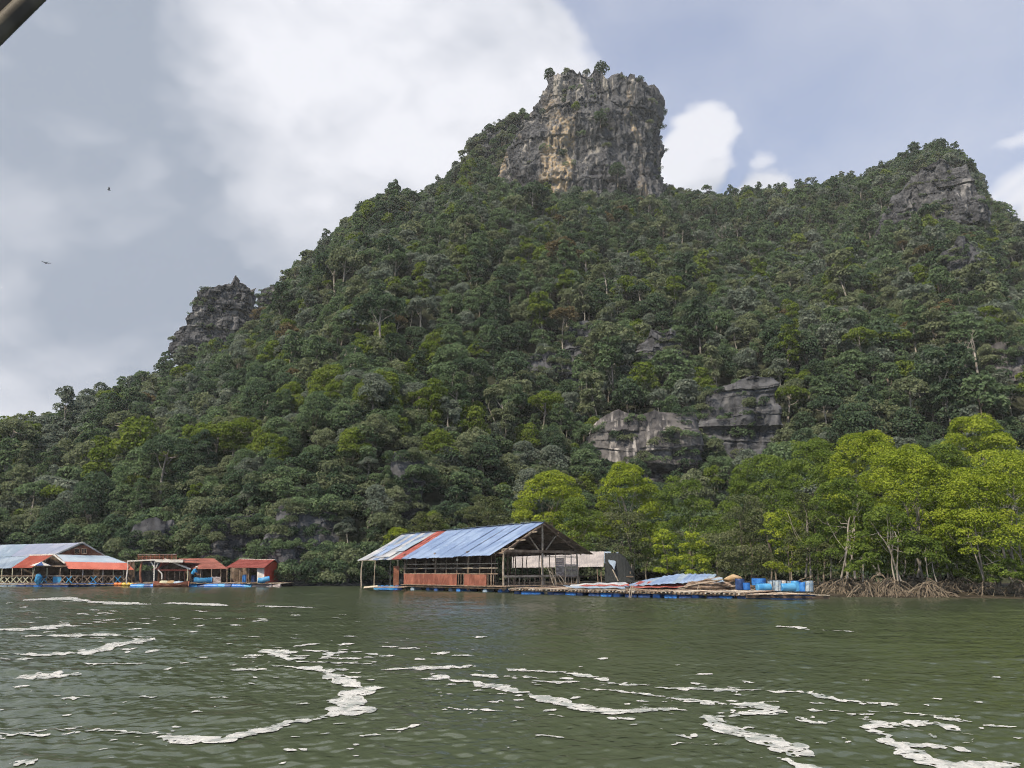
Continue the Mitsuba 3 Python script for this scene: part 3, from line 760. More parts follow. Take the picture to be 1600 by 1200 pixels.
TREES = [(862, 733, 870, 118, 82, M_LIME, 'bright yellow green mangrove rising behind the blue roof of the large house', 'dome', 2, 0), (905, 775, 880, 84, 78, M_MID, 'mid green mangrove behind the right gable of the large house', 'bush', 2, 0),
         (985, 722, 850, 108, 80, M_LIME, 'yellow topped mangrove in front of the pale banded cliff', 'dome', 3, 0), (972, 790, 890, 90, 78, M_GREY, 'grey green mangrove behind the torn blue sheet of the rear shed', 'bush', 2, 0),
         (1075, 742, 885, 104, 76, M_MID, 'mid green mangrove below the right end of the pale banded cliff', 'bush', 2, 0), (1165, 772, 897, 116, 68, M_GREY, 'broad grey green mangrove behind the collapsed roof', 'bush', 2, 0),
         (1042, 826, 899, 50, 66, M_LIME, 'small bright green mangrove bush right of the rear shed', 'bush', 1, 0), (1086, 828, 900, 52, 65, M_LIME, 'second small bright green mangrove bush from the rear shed', 'bush', 1, 0),
         (1205, 706, 850, 130, 78, M_MID, 'tall mid green mangrove right of the dark broken cliff', 'dome', 2, 0), (1232, 792, 898, 76, 61, M_LIME, 'yellow green leafy mangrove right behind the blue drums', 'bush', 2, 0),
         (1285, 684, 885, 128, 70, M_MID, 'tall full mangrove rising left of the bright mangrove canopy', 'dome', 3, 0), (1375, 668, 850, 132, 64, M_LIME, 'bright mangrove with the highest crown left of the gap', 'dome', 2, 12),
         (1432, 696, 868, 165, 53, M_LIME, 'bright broad mangrove above the pale tangle of prop roots', 'dome', 4, 60), (1500, 690, 872, 100, 66, M_MID, 'mid green mangrove in the gap before the rightmost trees', 'dome', 2, 12),
         (1558, 646, 830, 135, 68, M_LIME, 'bright mangrove rising behind the rightmost front mangrove', 'dome', 2, 0), (1590, 700, 878, 215, 50.5, M_LIME, 'large bright yellow green mangrove at the right edge in front', 'dome', 4, 16),
         (1325, 745, 892, 120, 53, M_MID, 'mid green mangrove with slim pale trunks right of the drums', 'dome', 4, 44), (1268, 770, 888, 88, 58, M_OLIVE, 'olive mangrove standing just behind the right end of the raft', 'bush', 2, 14),
         (1395, 790, 872, 92, 50.2, M_MID, 'low mid green mangrove over the left part of the root tangle', 'dome', 3, 60), (1490, 800, 880, 84, 52, M_MID, 'mid green low mangrove right of the root tangle', 'dome', 2, 20),
         (1585, 872, 912, 80, 48.5, M_MID, 'low leafy mangrove branch bush near the water at the right edge', 'bush', 1, 10), (1350, 850, 896, 46, 50.5, M_MID, 'small mangrove sapling among the slim trunks', 'dome', 1, 14), (1450, 835, 880, 50, 49.6, M_MID, 'small mangrove above the right part of the root tangle', 'dome', 2, 44),
         (618, 822, 868, 46, 84, M_LIME, 'small bright green mangrove above the left end of the blue roof', 'dome', 1, 0), (672, 800, 850, 92, 86, M_OLIVE, 'olive mangrove behind the red stripe of the blue roof', 'bush', 1, 0), (755, 775, 845, 96, 86, M_OLIVE, 'olive mangrove behind the middle of the blue roof', 'bush', 1, 0),
         (1120, 800, 893, 90, 84, M_MID, 'mid green mangrove deep behind the small bright bushes', 'bush', 1, 0), (1010, 815, 893, 80, 88, M_MID, 'mid green mangrove deep behind the rear shed', 'bush', 1, 0), (1200, 790, 893, 110, 80, M_MID, 'mid green mangrove filling the gap behind the blue drums', 'bush', 1, 0),
         (1300, 780, 895, 130, 72, M_MID, 'mid green mangrove deep behind the slim pale trunks', 'bush', 2, 0), (1390, 775, 895, 130, 70, M_MID, 'mid green mangrove deep behind the root tangle', 'bush', 2, 0), (1470, 770, 897, 120, 68, M_MID, 'mid green mangrove in the deep shade between the two bright canopies', 'bush', 2, 0),
         (1550, 790, 900, 130, 64, M_MID, 'mid green mangrove deep behind the leaning bare branches', 'bush', 2, 0), (1640, 780, 900, 130, 60, M_MID, 'mid green mangrove at the right edge in deep shade', 'bush', 2, 0),
         (1500, 850, 905, 60, 52, M_MID, 'low mid green mangrove bush left of the leaning bare branches', 'bush', 1, 14), (1300, 850, 905, 44, 54, M_OLIVE, 'low olive mangrove bush at the left end of the roots', 'bush', 1, 16),
         (1538, 738, 866, 112, 49.6, M_LIME, 'bright low crown reaching out left from the right edge over the water', 'dome', 2, 12), (1412, 812, 898, 80, 54, M_MID, 'mid green mangrove bush close behind the root tangle', 'bush', 1, 20),
         (1468, 815, 902, 76, 55, M_MID, 'mid green mangrove bush behind the right end of the root tangle', 'bush', 1, 16), (1345, 812, 900, 74, 55, M_MID, 'mid green mangrove bush behind the slim trunks', 'bush', 1, 16), (1535, 845, 912, 70, 52, M_MID, 'mid green bush under the leaning bare branches', 'bush', 1, 20), (1625, 850, 912, 80, 50, M_MID, 'mid green bush at the right edge near the water', 'bush', 1, 14),
         (1720, 690, 870, 190, 56, M_LIME, 'bright mangrove beyond the right edge', 'dome', 2, 0), (1830, 680, 880, 200, 62, M_MID, 'mid green mangrove far beyond the right edge', 'bush', 2, 0)]
for i, (px, top, low, w, Y, tones, lab, kind, st, ro) in enumerate(TREES):
    mangrove(px, top, low, w, Y, tones, lab, kind, st, ro, i, 'bark_pale' if ro or i in (2, 3) else 'bark')
# leafless limbs leaning out under the rightmost mangrove
mb = MB(); rr_ = np.random.default_rng(8)
for a, b, r in (((1640, 905, 49.5), (1538, 868, 48.5), .07), ((1590, 885, 49), (1545, 858, 48.4), .04), ((1565, 876, 48.7), (1533, 880, 48.2), .03), ((1600, 880, 49), (1572, 840, 49), .06), ((1555, 872, 48.6), (1540, 850, 48.3), .025)):
    mb.tube(*limb(at(*a), at(*b), r, r * .3, rr_, 7, .08), 6)
k_ = thing('dead_branch', 'bare grey branches leaning over the water at the right edge', 'branch')
mb.put('limb', 'bark_pale', k_, smooth=True)
# bare pale tree and pale leaning trunks on the upper slope
for i, (px, py, h, lab) in enumerate([(1143, 385, 17, 'leafless pale tree with spreading branches high on the slope'), (1098, 352, 9, 'pale leaning bare trunk left of the leafless tree'), (545, 600, 11, 'pale bare trunk standing out left of centre'), (1526, 600, 15, 'tall pale trunk in front of the pale right cliff'),
                                      (1478, 602, 10, 'pale forked trunk left of the pale right cliff'), (1328, 540, 13, 'slim pale trunk on the right part of the slope'), (692, 648, 10, 'slim pale trunk below the middle of the slope')]):
    rg = np.random.default_rng(400 + i); h *= .62
    Y = hill_depth(px, py + 8) - 1.5; b = at(px, py + 6, Y)
    k_ = thing('bare_tree', lab, 'tree'); mb = MB()
    top = b + [rg.normal() * .8, 0, h * .62]
    p, r = limb(b - [0, 0, 2], top, .24, .13, rg, 7, .05); mb.tube(p, r, 6)
    mb.put('trunk', 'bark_pale', k_, smooth=True)
    br = MB()
    for _ in range(9 if i == 0 else 4):
        e = top + np.array([rg.normal() * (2.8 if i == 0 else .9), rg.normal() * 1.2, h * rg.uniform(.18, .42)])
        s = p[rg.integers(4, 7)]; q, r = limb(s, e, .10, .03, rg, 6, .12); br.tube(q, r, 5, cap=False)
        for _ in range(4):
            u = q[rg.integers(2, 6)]; br.tube(*limb(u, u + np.array([rg.normal(), rg.normal() * .5, abs(rg.normal()) + .3]) * (1.0 if i == 0 else .5), .05, .02, rg, 4, .1), 4, cap=False)
    br.put('branches', 'bark_pale', k_, smooth=True, kind='stuff')
# trees and shrubs rooted on the rock tops
rg = np.random.default_rng(61)
for i, (px, py, Y, s, k, lab) in enumerate([(858, 118, 304, 1.1, 0, 'small tree on the left top edge of the summit cliff'), (885, 113, 303, .9, 2, 'shrubby tree on the top of the summit cliff left of its middle'), (940, 116, 301, 1.5, 0, 'largest tree on the top of the summit cliff'),
                                            (917, 114, 303, .8, 4, 'low tree left of the largest summit tree'), (900, 165, 288, .8, 3, 'light green tree clinging to the upper face of the summit cliff'), (938, 185, 287, 1.0, 0, 'dark tree clinging to the face below the largest summit tree'),
                                            (1018, 150, 304, .7, 0, 'small tree on the right edge of the summit cliff'), (965, 275, 285, 1.4, 0, 'dark tree at the right foot of the summit face'), (830, 312, 284, 1.6, 0, 'round dark tree at the left foot of the summit face'),
                                            (990, 120, 303, .5, 0, 'tiny tree on the right top of the summit cliff'), (848, 172, 294, .6, 4, 'tiny tree on the left shoulder of the summit cliff'), (1465, 228, 392, 1.3, 0, 'tree crowning the right hand peak')]):
    b = at(px, py + 10, Y)
    key = numbered('cliff_tree'); tag(key, lab, 'tree')
    scene[key] = {'type': 'instance', 'to_world': T().translate(b.tolist()).rotate([0, 0, 1], float(rg.random() * 360)).scale(float(s * .8)), 'g': {'type': 'ref', 'id': f'tree_kind_{k}_0_2'}}

for i in range(110):
    u = rg.random(); px = 728 + 104 * u; row = rg.integers(5)
    py = 238 - 62 * u ** .8 + row * 22 + rg.uniform(-4, 4) + 4
    b = at(px, py + 3, 327 - row * 3)
    key = numbered('cliff_tree'); k = [0, 0, 4, 1, 2][rg.integers(5)]
    tag(key, 'tree on the steep rock shoulder just left of the summit cliff', 'tree', 'trees on the shoulder left of the summit cliff')
    scene[key] = {'type': 'instance', 'to_world': T().translate(b.tolist()).rotate([0, 0, 1], float(rg.random() * 360)).scale(float(rg.uniform(.55, .95))), 'g': {'type': 'ref', 'id': f'tree_kind_{k}_0_2'}}


# ------------------------------------------------------------------ paint, timber and sheet metal
mat('roof_blue', stain((0.155, 0.225, 0.37), (0.215, 0.295, 0.44), .9, .4, .66, grain=.15), .42, .5)
mat('roof_blue_dark', stain((0.112, 0.161, 0.259), (0.210, 0.273, 0.371), 1.6, .4, .62, grain=.2), .45, .5)
mat('roof_white', stain((0.252, 0.276, 0.312), (0.360, 0.378, 0.396), 1.4, .4, .66, grain=.2), .5, .4)
mat('roof_red', stain((0.22, 0.058, 0.048), (0.31, 0.095, 0.08), 1.8, .4, .66, grain=.2), .55, .4)
mat('roof_orange', stain((0.3, 0.07, 0.045), (0.37, 0.105, 0.075), .9, .4, .66, grain=.12), .55, .35)
mat('roof_pale', stain((0.19, 0.255, 0.335), (0.26, 0.325, 0.4), .7, .4, .66, grain=.1), .45, .45)
mat('roof_lavender', stain((0.216, 0.252, 0.348), (0.270, 0.300, 0.384), .7, .4, .66, grain=.1), .45, .45)
mat('roof_maroon', stain((.15, .055, .045), (.22, .085, .07), 1.5, .4, .66, grain=.2), .7, .3)
mat('roof_under', stain((0.12, 0.095, 0.08), (0.21, 0.165, 0.14), 2.0, .35, .65, grain=.4), .85, .15)
mat('rust_panel', stain((0.165, 0.06, 0.042), (0.27, 0.108, 0.075), 2.2, .35, .65, zs=.3, grain=.35), .7, .25)
mat('timber', stain((.14, .105, .08), (.27, .21, .165), 3.0, .35, .65, grain=.4), .9, .1)
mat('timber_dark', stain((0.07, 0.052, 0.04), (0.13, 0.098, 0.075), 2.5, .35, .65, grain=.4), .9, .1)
mat('timber_pale', stain((0.240, 0.208, 0.168), (0.368, 0.328, 0.280), 3.0, .35, .65, grain=.35), .9, .1)
mat('timber_red', stain((.16, .07, .045), (.26, .12, .08), 2.5, .35, .65, grain=.3), .85, .15)
mat('plank_grey', stain((.20, .17, .17), (.36, .32, .32), 3.0, .35, .65, zs=2.5, grain=.3), .9, .1)
mat('white_paint', stain((0.420, 0.405, 0.375), (0.555, 0.540, 0.510), 3.0, .35, .6, grain=.15), .6, .3)
mat('cream_paint', stain((0.330, 0.323, 0.225), (0.435, 0.427, 0.315), 3.0, .35, .6, grain=.2), .6, .3)
mat('red_wall', stain((.34, .05, .035), (.42, .075, .05), 1.5, .35, .6, zs=.4, grain=.12), .6, .3)
mat('blue_paint', stain((.02, .17, .36), (.05, .26, .46), 2.0, .35, .6, grain=.2), .5, .4)
mat('drum_blue', stain((0.015, 0.11, 0.4), (0.04, 0.2, 0.54), 3.0, .35, .65, grain=.2), .38, .5)
mat('drum_navy', stain((.012, .035, .12), (.03, .075, .22), 3.0, .35, .65, grain=.3), .45, .45)
mat('drum_sky', stain((0.035, 0.21, 0.47), (0.08, 0.3, 0.54), 3.0, .35, .65, grain=.2), .42, .45)
mat('drum_pale', stain((0.182, 0.266, 0.364), (0.322, 0.385, 0.434), 6.0, .38, .6, grain=.3), .5, .4)
mat('rim_black', (.02, .02, .022), .6, .3)
mat('tarp_grey', stain((0.252, 0.240, 0.246), (0.336, 0.318, 0.318), 1.2, .35, .65, grain=.12), .6, .3)
mat('net_black', (.028, .032, .034), .9, .1)
mat('tan_cloth', stain((0.294, 0.210, 0.119), (0.378, 0.280, 0.175), 2.0, .35, .6), .9, .1)
mat('hull_red', stain((.13, .045, .03), (.22, .08, .05), 2.0, .35, .6, grain=.2), .5, .4)
mat('float_orange', (.60, .17, .04), .5, .4)
mat('float_yellow', (.62, .44, .08), .5, .4)
mat('skin', (.25, .14, .09), .6, .3)
mat('shirt_blue', stain((.03, .22, .46), (.06, .30, .56), 6.0), .85, .1)
mat('trousers_dark', (.02, .022, .028), .9, .1)
mat('cap_pale', (.55, .53, .48), .9, .1)
mat('feather_dark', (.02, .018, .016), .7, .2)
mat('canopy_brown', stain((.035, .030, .020), (.075, .066, .045), 14.0), .6, .3)
mat('canopy_black', (.010, .010, .011), .7, .2)
R5 = np.random.default_rng(505)


def lerp(a, b, t): return np.asarray(a, float) + (np.asarray(b, float) - np.asarray(a, float)) * t


def sheet(tl, tr, br, bl, ribs=5, amp=.018, rows=4, sag=.0, rng=R5, dent=.0):
    """One ribbed metal sheet between four corners (a real 4 mm thick skin)."""
    nu = ribs * 4 + 1
    u, v = np.meshgrid(np.linspace(0, 1, nu), np.linspace(0, 1, rows), indexing='ij')
    tl, tr, br, bl = (np.asarray(q, float) for q in (tl, tr, br, bl))
    P = (tl * (1 - u[..., None]) + tr * u[..., None]) * (1 - v[..., None]) + (bl * (1 - u[..., None]) + br * u[..., None]) * v[..., None]
    n = np.cross(tr - tl, bl - tl); n /= np.linalg.norm(n); n = n if n[2] > 0 else -n
    h = amp * np.cos(u * ribs * 2 * math.pi) - sag * np.sin(np.pi * v)
    if dent:
        h = h + dent * (meshkit.fbm(np.stack([u * 3 + rng.random() * 50, v * 3, 0 * u], -1), 3, 1) - .5)
    P = P + n * h[..., None]
    Q = P - n * .004
    f = grid_faces(nu, rows); k = nu * rows
    e = list(range(0, rows)) + [i * rows + rows - 1 for i in range(1, nu)] + [(nu - 1) * rows + j for j in range(rows - 2, -1, -1)] + [i * rows for i in range(nu - 2, -1, -1)]
    side = [[a, b, b + k] for a, b in zip(e[:-1], e[1:])] + [[a, b + k, a + k] for a, b in zip(e[:-1], e[1:])]
    return np.vstack([P.reshape(-1, 3), Q.reshape(-1, 3)]), np.vstack([f, f[:, ::-1] + k, side])


def sheets(parent, t0, t1, b0, b1, n, pick, name='roof__sheet', lift=.012, dent=0.0, over=.02, rng=R5, ragged=0.0):
    """A slope of n sheets side by side from (t0, b0) to (t1, b1)."""
    for i in range(n):
        a, b = max(0, i / n - over / n), min(1, (i + 1) / n + over / n)
        up = np.array([0, 0, lift * (i % 2) + rng.uniform(0, lift)])
        r0 = rng.uniform(-ragged, ragged)
        tl, tr, bl, br = lerp(t0, t1, a) + up, lerp(t0, t1, b) + up, lerp(b0, b1, a) + up, lerp(b0, b1, b) + up
        bl, br = lerp(tl, bl, 1 + r0), lerp(tr, br, 1 + r0)
        add(name, sheet(tl, tr, br, bl, dent=dent), pick(i, n), parent)


def drum(parent, name, c, axis, r, h, m, rng=R5):
    """Plastic drum: barrel with two raised hoops and a lid with bung; c = middle of the base, axis = direction."""
    prof = [(0, 0), (.88, 0), (.97, .03), (1, .08), (1, .30), (1.035, .32), (1.035, .35), (1, .37), (1, .63), (1.035, .65), (1.035, .68), (1, .70), (1, .92), (.96, .97), (.90, 1), (.88, .985), (0, .985)]
    g = trimesh.creation.revolve(np.array(prof) * [r, h], sections=18)
    z = np.asarray(axis, float); z /= np.linalg.norm(z)
    M = trimesh.geometry.align_vectors([0, 0, 1], z); M[:3, 3] = c
    g.apply_transform(M)
    return add(name, g, m, parent, smooth=40)


def box(a, b):
    a, b = np.minimum(a, b), np.maximum(a, b)
    return MB().hexa([[a[0], a[1], a[2]], [b[0], a[1], a[2]], [b[0], b[1], a[2]], [a[0], b[1], a[2]], [a[0], a[1], b[2]], [b[0], a[1], b[2]], [b[0], b[1], b[2]], [a[0], b[1], b[2]]])


def beam(parent, name, a, b, w, m, h=None, up=(0, 0, 1)):
    return MB().bar(a, b, w, h, up).put(name, m, parent)


def pole(parent, name, a, b, r, m, bend=.03):
    p, q = limb(a, b, r, r * .85, R5, 5, bend)
    return MB().tube(p, q, 7).put(name, m, parent, smooth=True)


# ------------------------------------------------------------------ the large open house
C = on_water(787, 926); C[2] = 0
Lx = np.array([-.737, .676, 0]); Gx = np.array([.676, .737, 0])


def H(l, g, z): return C + Lx * l + Gx * g + np.array([0, 0, z])


hs = thing('floating_house', 'large open timber floating house with a pale blue metal roof crossed by a red stripe', 'house', None)
DECK = .48


def strip_pick(i, n):
    t = i / n
    if t < .045: return 'roof_blue'
    if t < .16: return ['roof_blue', 'roof_blue_dark', 'roof_blue'][i % 3]
    if t < .64: return 'roof_blue'
    if t < .72: return 'roof_red'
    return ['roof_white', 'roof_blue', 'roof_white', 'roof_blue_dark'][i % 4]


e0, e1, r0_, r1_ = H(.6, -.85, 2.78), H(17.3, -.9, 2.45), H(-.35, 4.6, 5.5), H(17.9, 4.6, 5.0)
tag(hs + '__roof', 'pale blue ribbed metal roof with one red strip and dark streaks')
sheets(hs, r0_ + [0, 0, .03], r1_ + [0, 0, .03], e0, e1, 25, strip_pick, lift=.02, dent=.10, ragged=.012)
sheets(hs, r0_, r1_, H(-1.05, 10.1, 3.0), H(17.4, 10, 2.9), 22, lambda i, n: 'roof_under', lift=.012, ragged=.02)
# ridge cap and a loose patch of sheets over the left end
MB().slab([r0_ + [-.0, -.0, .09] - Gx * .25, r1_ + [0, 0, .09] - Gx * .25, r1_ + [0, 0, .11] + Gx * .02, r0_ + [0, 0, .11] + Gx * .02], .012).put('roof__ridge_cap', 'roof_pale', hs)
for k_, (l0, l1, v0, v1, m) in enumerate([(13.2, 15.0, .52, .93, 'roof_white'), (14.8, 16.3, .45, .86, 'roof_blue'), (15.9, 17.2, .62, 1.02, 'roof_white'), (12.4, 13.6, .35, .75, 'roof_pale')]):
    q = lambda l, v: lerp(lerp(r0_, r1_, (l + .35) / 18.2), lerp(e0, e1, (l - .6) / 16.7), v) + np.array([0, 0, .09 + .02 * k_])
    add('roof__sheet', sheet(q(l0, v0), q(l1, v0 + .04), q(l1 + .1, v1 + .02), q(l0 + .1, v1), dent=.08), m, hs)
for g, z in ((.35, 3.28), (1.7, 3.98), (3.1, 4.66), (6.1, 4.66), (7.5, 3.98), (8.9, 3.35)):        # purlins, their ends sticking out of the gable
    beam(hs, 'purlin', H(-.75 + .15 * (g > 5), g, z), H(17.2, g, z - .38), .07, 'timber_pale' if g < 5 else 'timber', .10)
POSTS = {}
for l in (.0, 3.9, 7.8, 11.8):
    for g, zt in ((.0, 3.05), (4.6, 5.35), (9.2, 3.2)):
        zt -= l * .022
        pole(hs, 'post', H(l, g, .1), H(l, g, zt), .085 if g != 4.6 else .10, 'timber' if l else 'timber_pale', .012)
    beam(hs, 'tie_beam', H(l - .1, -.3, 3.12 - l * .02), H(l - .1, 9.5, 3.15 - l * .02), .12, 'timber', .20)
    for s in (1, -1):
        beam(hs, 'rafter', H(l - .2, 4.6 + s * 4.9, 2.98 - l * .02), H(l - .2, 4.6 + s * .02, 5.36 - l * .02), .08, 'timber', .13)
        beam(hs, 'strut', H(l, 4.6 + s * .45, 3.25 - l * .02), H(l, 4.6 + s * 1.75, 4.42 - l * .02), .06, 'timber_pale' if l == 0 else 'timber', .08)
for l in (1.3, 2.6, 5.2, 6.5, 9.1, 10.4):
    pole(hs, 'post', H(l, .02, .2), H(l, .02, 2.95 - l * .02), .04, 'timber', .01)
beam(hs, 'wall_plate', H(-.2, .0, 2.98), H(17.2, .0, 2.66), .09, 'timber', .12)
beam(hs, 'wall_plate', H(-.2, 9.2, 3.05), H(17.2, 9.2, 2.75), .09, 'timber', .12)
# rust red panels, handrails, lamps along the front
k_ = 0
for i in range(13):
    l0 = .95 + i * .838
    if i in (0, 4) and True:
        for j in range(3):
            beam(hs, 'baluster', H(l0 + .1 + j * .3, -.03, DECK), H(l0 + .1 + j * .3, -.03, 1.36), .05, 'timber')
        continue
    add('wall_panel', sheet(H(l0, -.09, 1.34 + R5.uniform(-.02, .02)), H(l0 + .835, -.09, 1.34), H(l0 + .835, -.09, .30), H(l0, -.09, .30 + R5.uniform(-.02, .03)), ribs=6, amp=.015), 'rust_panel', hs)
for z, m in ((1.39, 'timber'), (1.83, 'timber_pale'), (2.17, 'timber_pale')):
    beam(hs, 'handrail', H(.6, -.05, z), H(11.9, -.05, z - .03), .05, m, .07)
for l in (5.1, 8.0):
    kx = add('lamp', trimesh.creation.icosphere(1, .10).apply_transform(trimesh.transformations.translation_matrix(H(l, -.12, 2.48))), 'white_paint', hs, smooth=True)
    MB().tube([H(l, -.12, 2.57), H(l, -.12, 2.95)], .02, 6).put('holder', 'white_paint', kx)
# boards of the dark inner room, a paler door in it
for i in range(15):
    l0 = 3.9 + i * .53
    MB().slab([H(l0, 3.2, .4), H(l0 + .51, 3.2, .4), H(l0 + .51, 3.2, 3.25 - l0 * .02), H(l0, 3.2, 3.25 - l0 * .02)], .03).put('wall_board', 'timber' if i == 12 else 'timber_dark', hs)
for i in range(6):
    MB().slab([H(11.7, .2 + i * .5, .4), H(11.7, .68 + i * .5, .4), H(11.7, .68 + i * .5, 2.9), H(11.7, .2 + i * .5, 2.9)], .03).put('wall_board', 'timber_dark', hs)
# the gable end: beams, rail, board panels, leaning sticks
beam(hs, 'handrail', H(-.05, .0, 1.20), H(-.05, 6.1, 1.20), .10, 'timber_pale', .16)
beam(hs, 'handrail', H(-.05, 6.1, 1.12), H(-.05, 9.2, 1.12), .10, 'timber', .14)
for g in np.arange(.5, 9.1, .62):
    beam(hs, 'baluster', H(-.05, g, .45), H(-.05, g, 1.15), .06, 'timber' if int(g * 7) % 3 else 'timber_pale')
for i in range(9):
    beam(hs, 'wall_board', H(-.10, 6.15, 1.28 + i * .16), H(-.10, 7.35, 1.28 + i * .16), .02, 'plank_grey', .145)
for i in range(7):
    beam(hs, 'wall_board', H(-.12, 7.42, 1.20 + i * .145), H(-.12, 8.95, 1.20 + i * .145), .02, 'timber_pale' if i % 3 else 'plank_grey', .13)
for g in (6.1, 7.38, 8.2, 9.0):
    beam(hs, 'post', H(-.16, g, .45), H(-.16, g, 3.05), .06, 'timber_pale', .06)
beam(hs, 'handrail', H(-.16, 4.6, 2.72), H(-.16, 9.1, 2.74), .05, 'timber_pale', .07)
for g, z0, dg in ((4.9, 2.0, .5), (5.3, 1.6, .35), (6.0, 1.5, .6), (6.4, 1.3, .5)):
    pole(hs, 'stick', H(-.55, g + dg, .42), H(-.2, g, z0), .035, 'timber_pale', .06)
for l, g in ((4, 5.5), (4, 7.3), (7.8, 6.0), (7.8, 7.6), (3, 2.2), (2.0, 3.5), (1.9, 6.5), (5.6, 8.4), (9.5, 8.8), (2.8, 8.9)):
    pole(hs, 'post', H(l, g, .4), H(l, g, 3.0), .045, 'timber', .02)
for g in (9.15, 4.7):
    beam(hs, 'handrail', H(.1, g, 1.25), H(11.5, g, 1.22), .05, 'timber_dark', .08)
# floor boards
for i in range(24):
    l0 = -.55 + i * .52
    MB().slab([H(l0, -.35, DECK), H(l0 + .50, -.35, DECK), H(l0 + .50, 9.4, DECK), H(l0, 9.4, DECK)], .06).put('floor_board', 'timber', hs)
beam(hs, 'floor_beam', H(-.5, -.2, .34), H(11.9, -.2, .34), .10, 'timber_dark', .16)
for i, l in enumerate((.6, 1.9, 4.1, 4.9, 6.2, 7.6, 9.0, 10.6)):
    drum(hs, 'float_drum', H(l, .2 - .35 * (i % 2), .06), Gx, .24, .85, ['drum_blue', 'drum_pale', 'drum_navy'][i % 3])
# left annex: thin posts, a narrow board door, the raft of drums under it
for px, yt, ln in ((565, 876, 0), (585, 877, 0), (609, 878, 0), (633, 880, 0), (622, 879, 0)):
    b = on_water(px, 919 if px < 600 else 920); 
    pole(hs, 'post', [b[0], b[1], -.6], [b[0] - .02, b[1] + .1, 2.62], .055 if px != 565 else .075, 'timber_pale', .02)
beam(hs, 'eave_pole', at(563, 876, 68.5), at(640, 874, 69.0), .06, 'timber_pale')
for i in range(5):
    a = at(615 + i * 1.75, 914, 67.5); 
    beam(hs, 'door_board', [a[0], a[1], .35], [a[0], a[1], 2.0], .098, 'timber_red', .02, up=(0, 1, 0))
for i in range(9):
    a, b = on_water(584 + i * 5.2, 917.5, .32), on_water(589.5 + i * 5.2, 917.5, .32)
    MB().slab([a, b, b + [0, 2.2, 0], a + [0, 2.2, 0]], .05).put('landing_plank', 'timber', hs)
for i, (px, m) in enumerate(((588, 'drum_sky'), (596, 'drum_blue'), (603, 'drum_blue'), (611, 'drum_sky'), (619, 'drum_blue'), (624, 'drum_navy'))):
    b = on_water(px, 921); drum(hs, 'float_drum', [b[0], b[1], .08], (0, 1, 0), .25, .85, m)
MB().slab([on_water(568, 918.5, .12), on_water(569, 916.5, .15), on_water(590, 914.5, .55), on_water(590, 916.5, .55)], .05).put('gangplank', 'timber_pale', hs)

# ------------------------------------------------------------------ the raft in front, its drums and what lies on it
rf = thing('raft', 'long low plank raft on blue drums reaching right from the large house', 'raft')
A0, A1 = on_water(795, 928), on_water(1168, 937.5); A2 = on_water(1298, 936)
A0[2] = A1[2] = A2[2] = 0
for seg, (P, Q, n, dep, zz) in enumerate(((A0, A1, 48, 6.0, .42), (A1, A2, 22, 2.8, .32))):
    t = (Q - P) / np.linalg.norm(Q - P); nb = np.array([-t[1], t[0], 0]); nb = nb if nb[1] > 0 else -nb
    for i in range(n):
        a, b = lerp(P, Q, i / n), lerp(P, Q, (i + .93) / n)
        z = zz + R5.uniform(-.02, .02); o = R5.uniform(-.12, .15)
        if seg and i > 15:
            z -= .04 * (i - 15) * .4
        MB().slab([a + nb * o + [0, 0, z], b + nb * o + [0, 0, z], b + nb * dep + [0, 0, z], a + nb * dep + [0, 0, z]], .045).put('deck_plank', ['timber', 'timber_pale', 'timber_pale', 'timber'][R5.integers(4)], rf)
    for k in (0.12, dep * .5, dep - .2):
        beam(rf, 'bearer', P + nb * k + [0, 0, zz - .13], Q + nb * k + [0, 0, zz - .13 - .1 * seg], .10, 'timber_dark', .15)
    m = 19 if seg == 0 else 7
    for i in range(m):
        a = lerp(P, Q, (i + .5 + R5.uniform(-.2, .2)) / m)
        if seg and i > 5:
            continue
        mt = ['drum_navy', 'drum_blue', 'drum_navy', 'drum_navy', 'drum_blue'][R5.integers(5)]
        if i % 3 == 0 and seg == 0:
            drum(rf, 'float_drum', a + nb * .3 + [0, 0, .04], nb, .27, .9, mt)
        else:
            drum(rf, 'float_drum', a + nb * .45 + [0, 0, .03] - t * .42, t, .26, .86, mt)
    if seg == 0:
        for i in range(60):                      # pale ends of the cross joists
            a = lerp(P, Q, (i + .5 + R5.uniform(-.25, .25)) / 60)
            beam(rf, 'joist', a - nb * R5.uniform(.02, .16) + [0, 0, .33], a + nb * 2.5 + [0, 0, .33], .09, 'white_paint' if R5.random() < .3 else 'timber_pale', .07)
for px in (982, 985, 1088):
    a = on_water(px, 933); pole(rf, 'mooring_stick', [a[0] - .1, a[1] - .15, -.5], [a[0] + .25, a[1] + .2, .75], .03, 'timber_pale', .05)


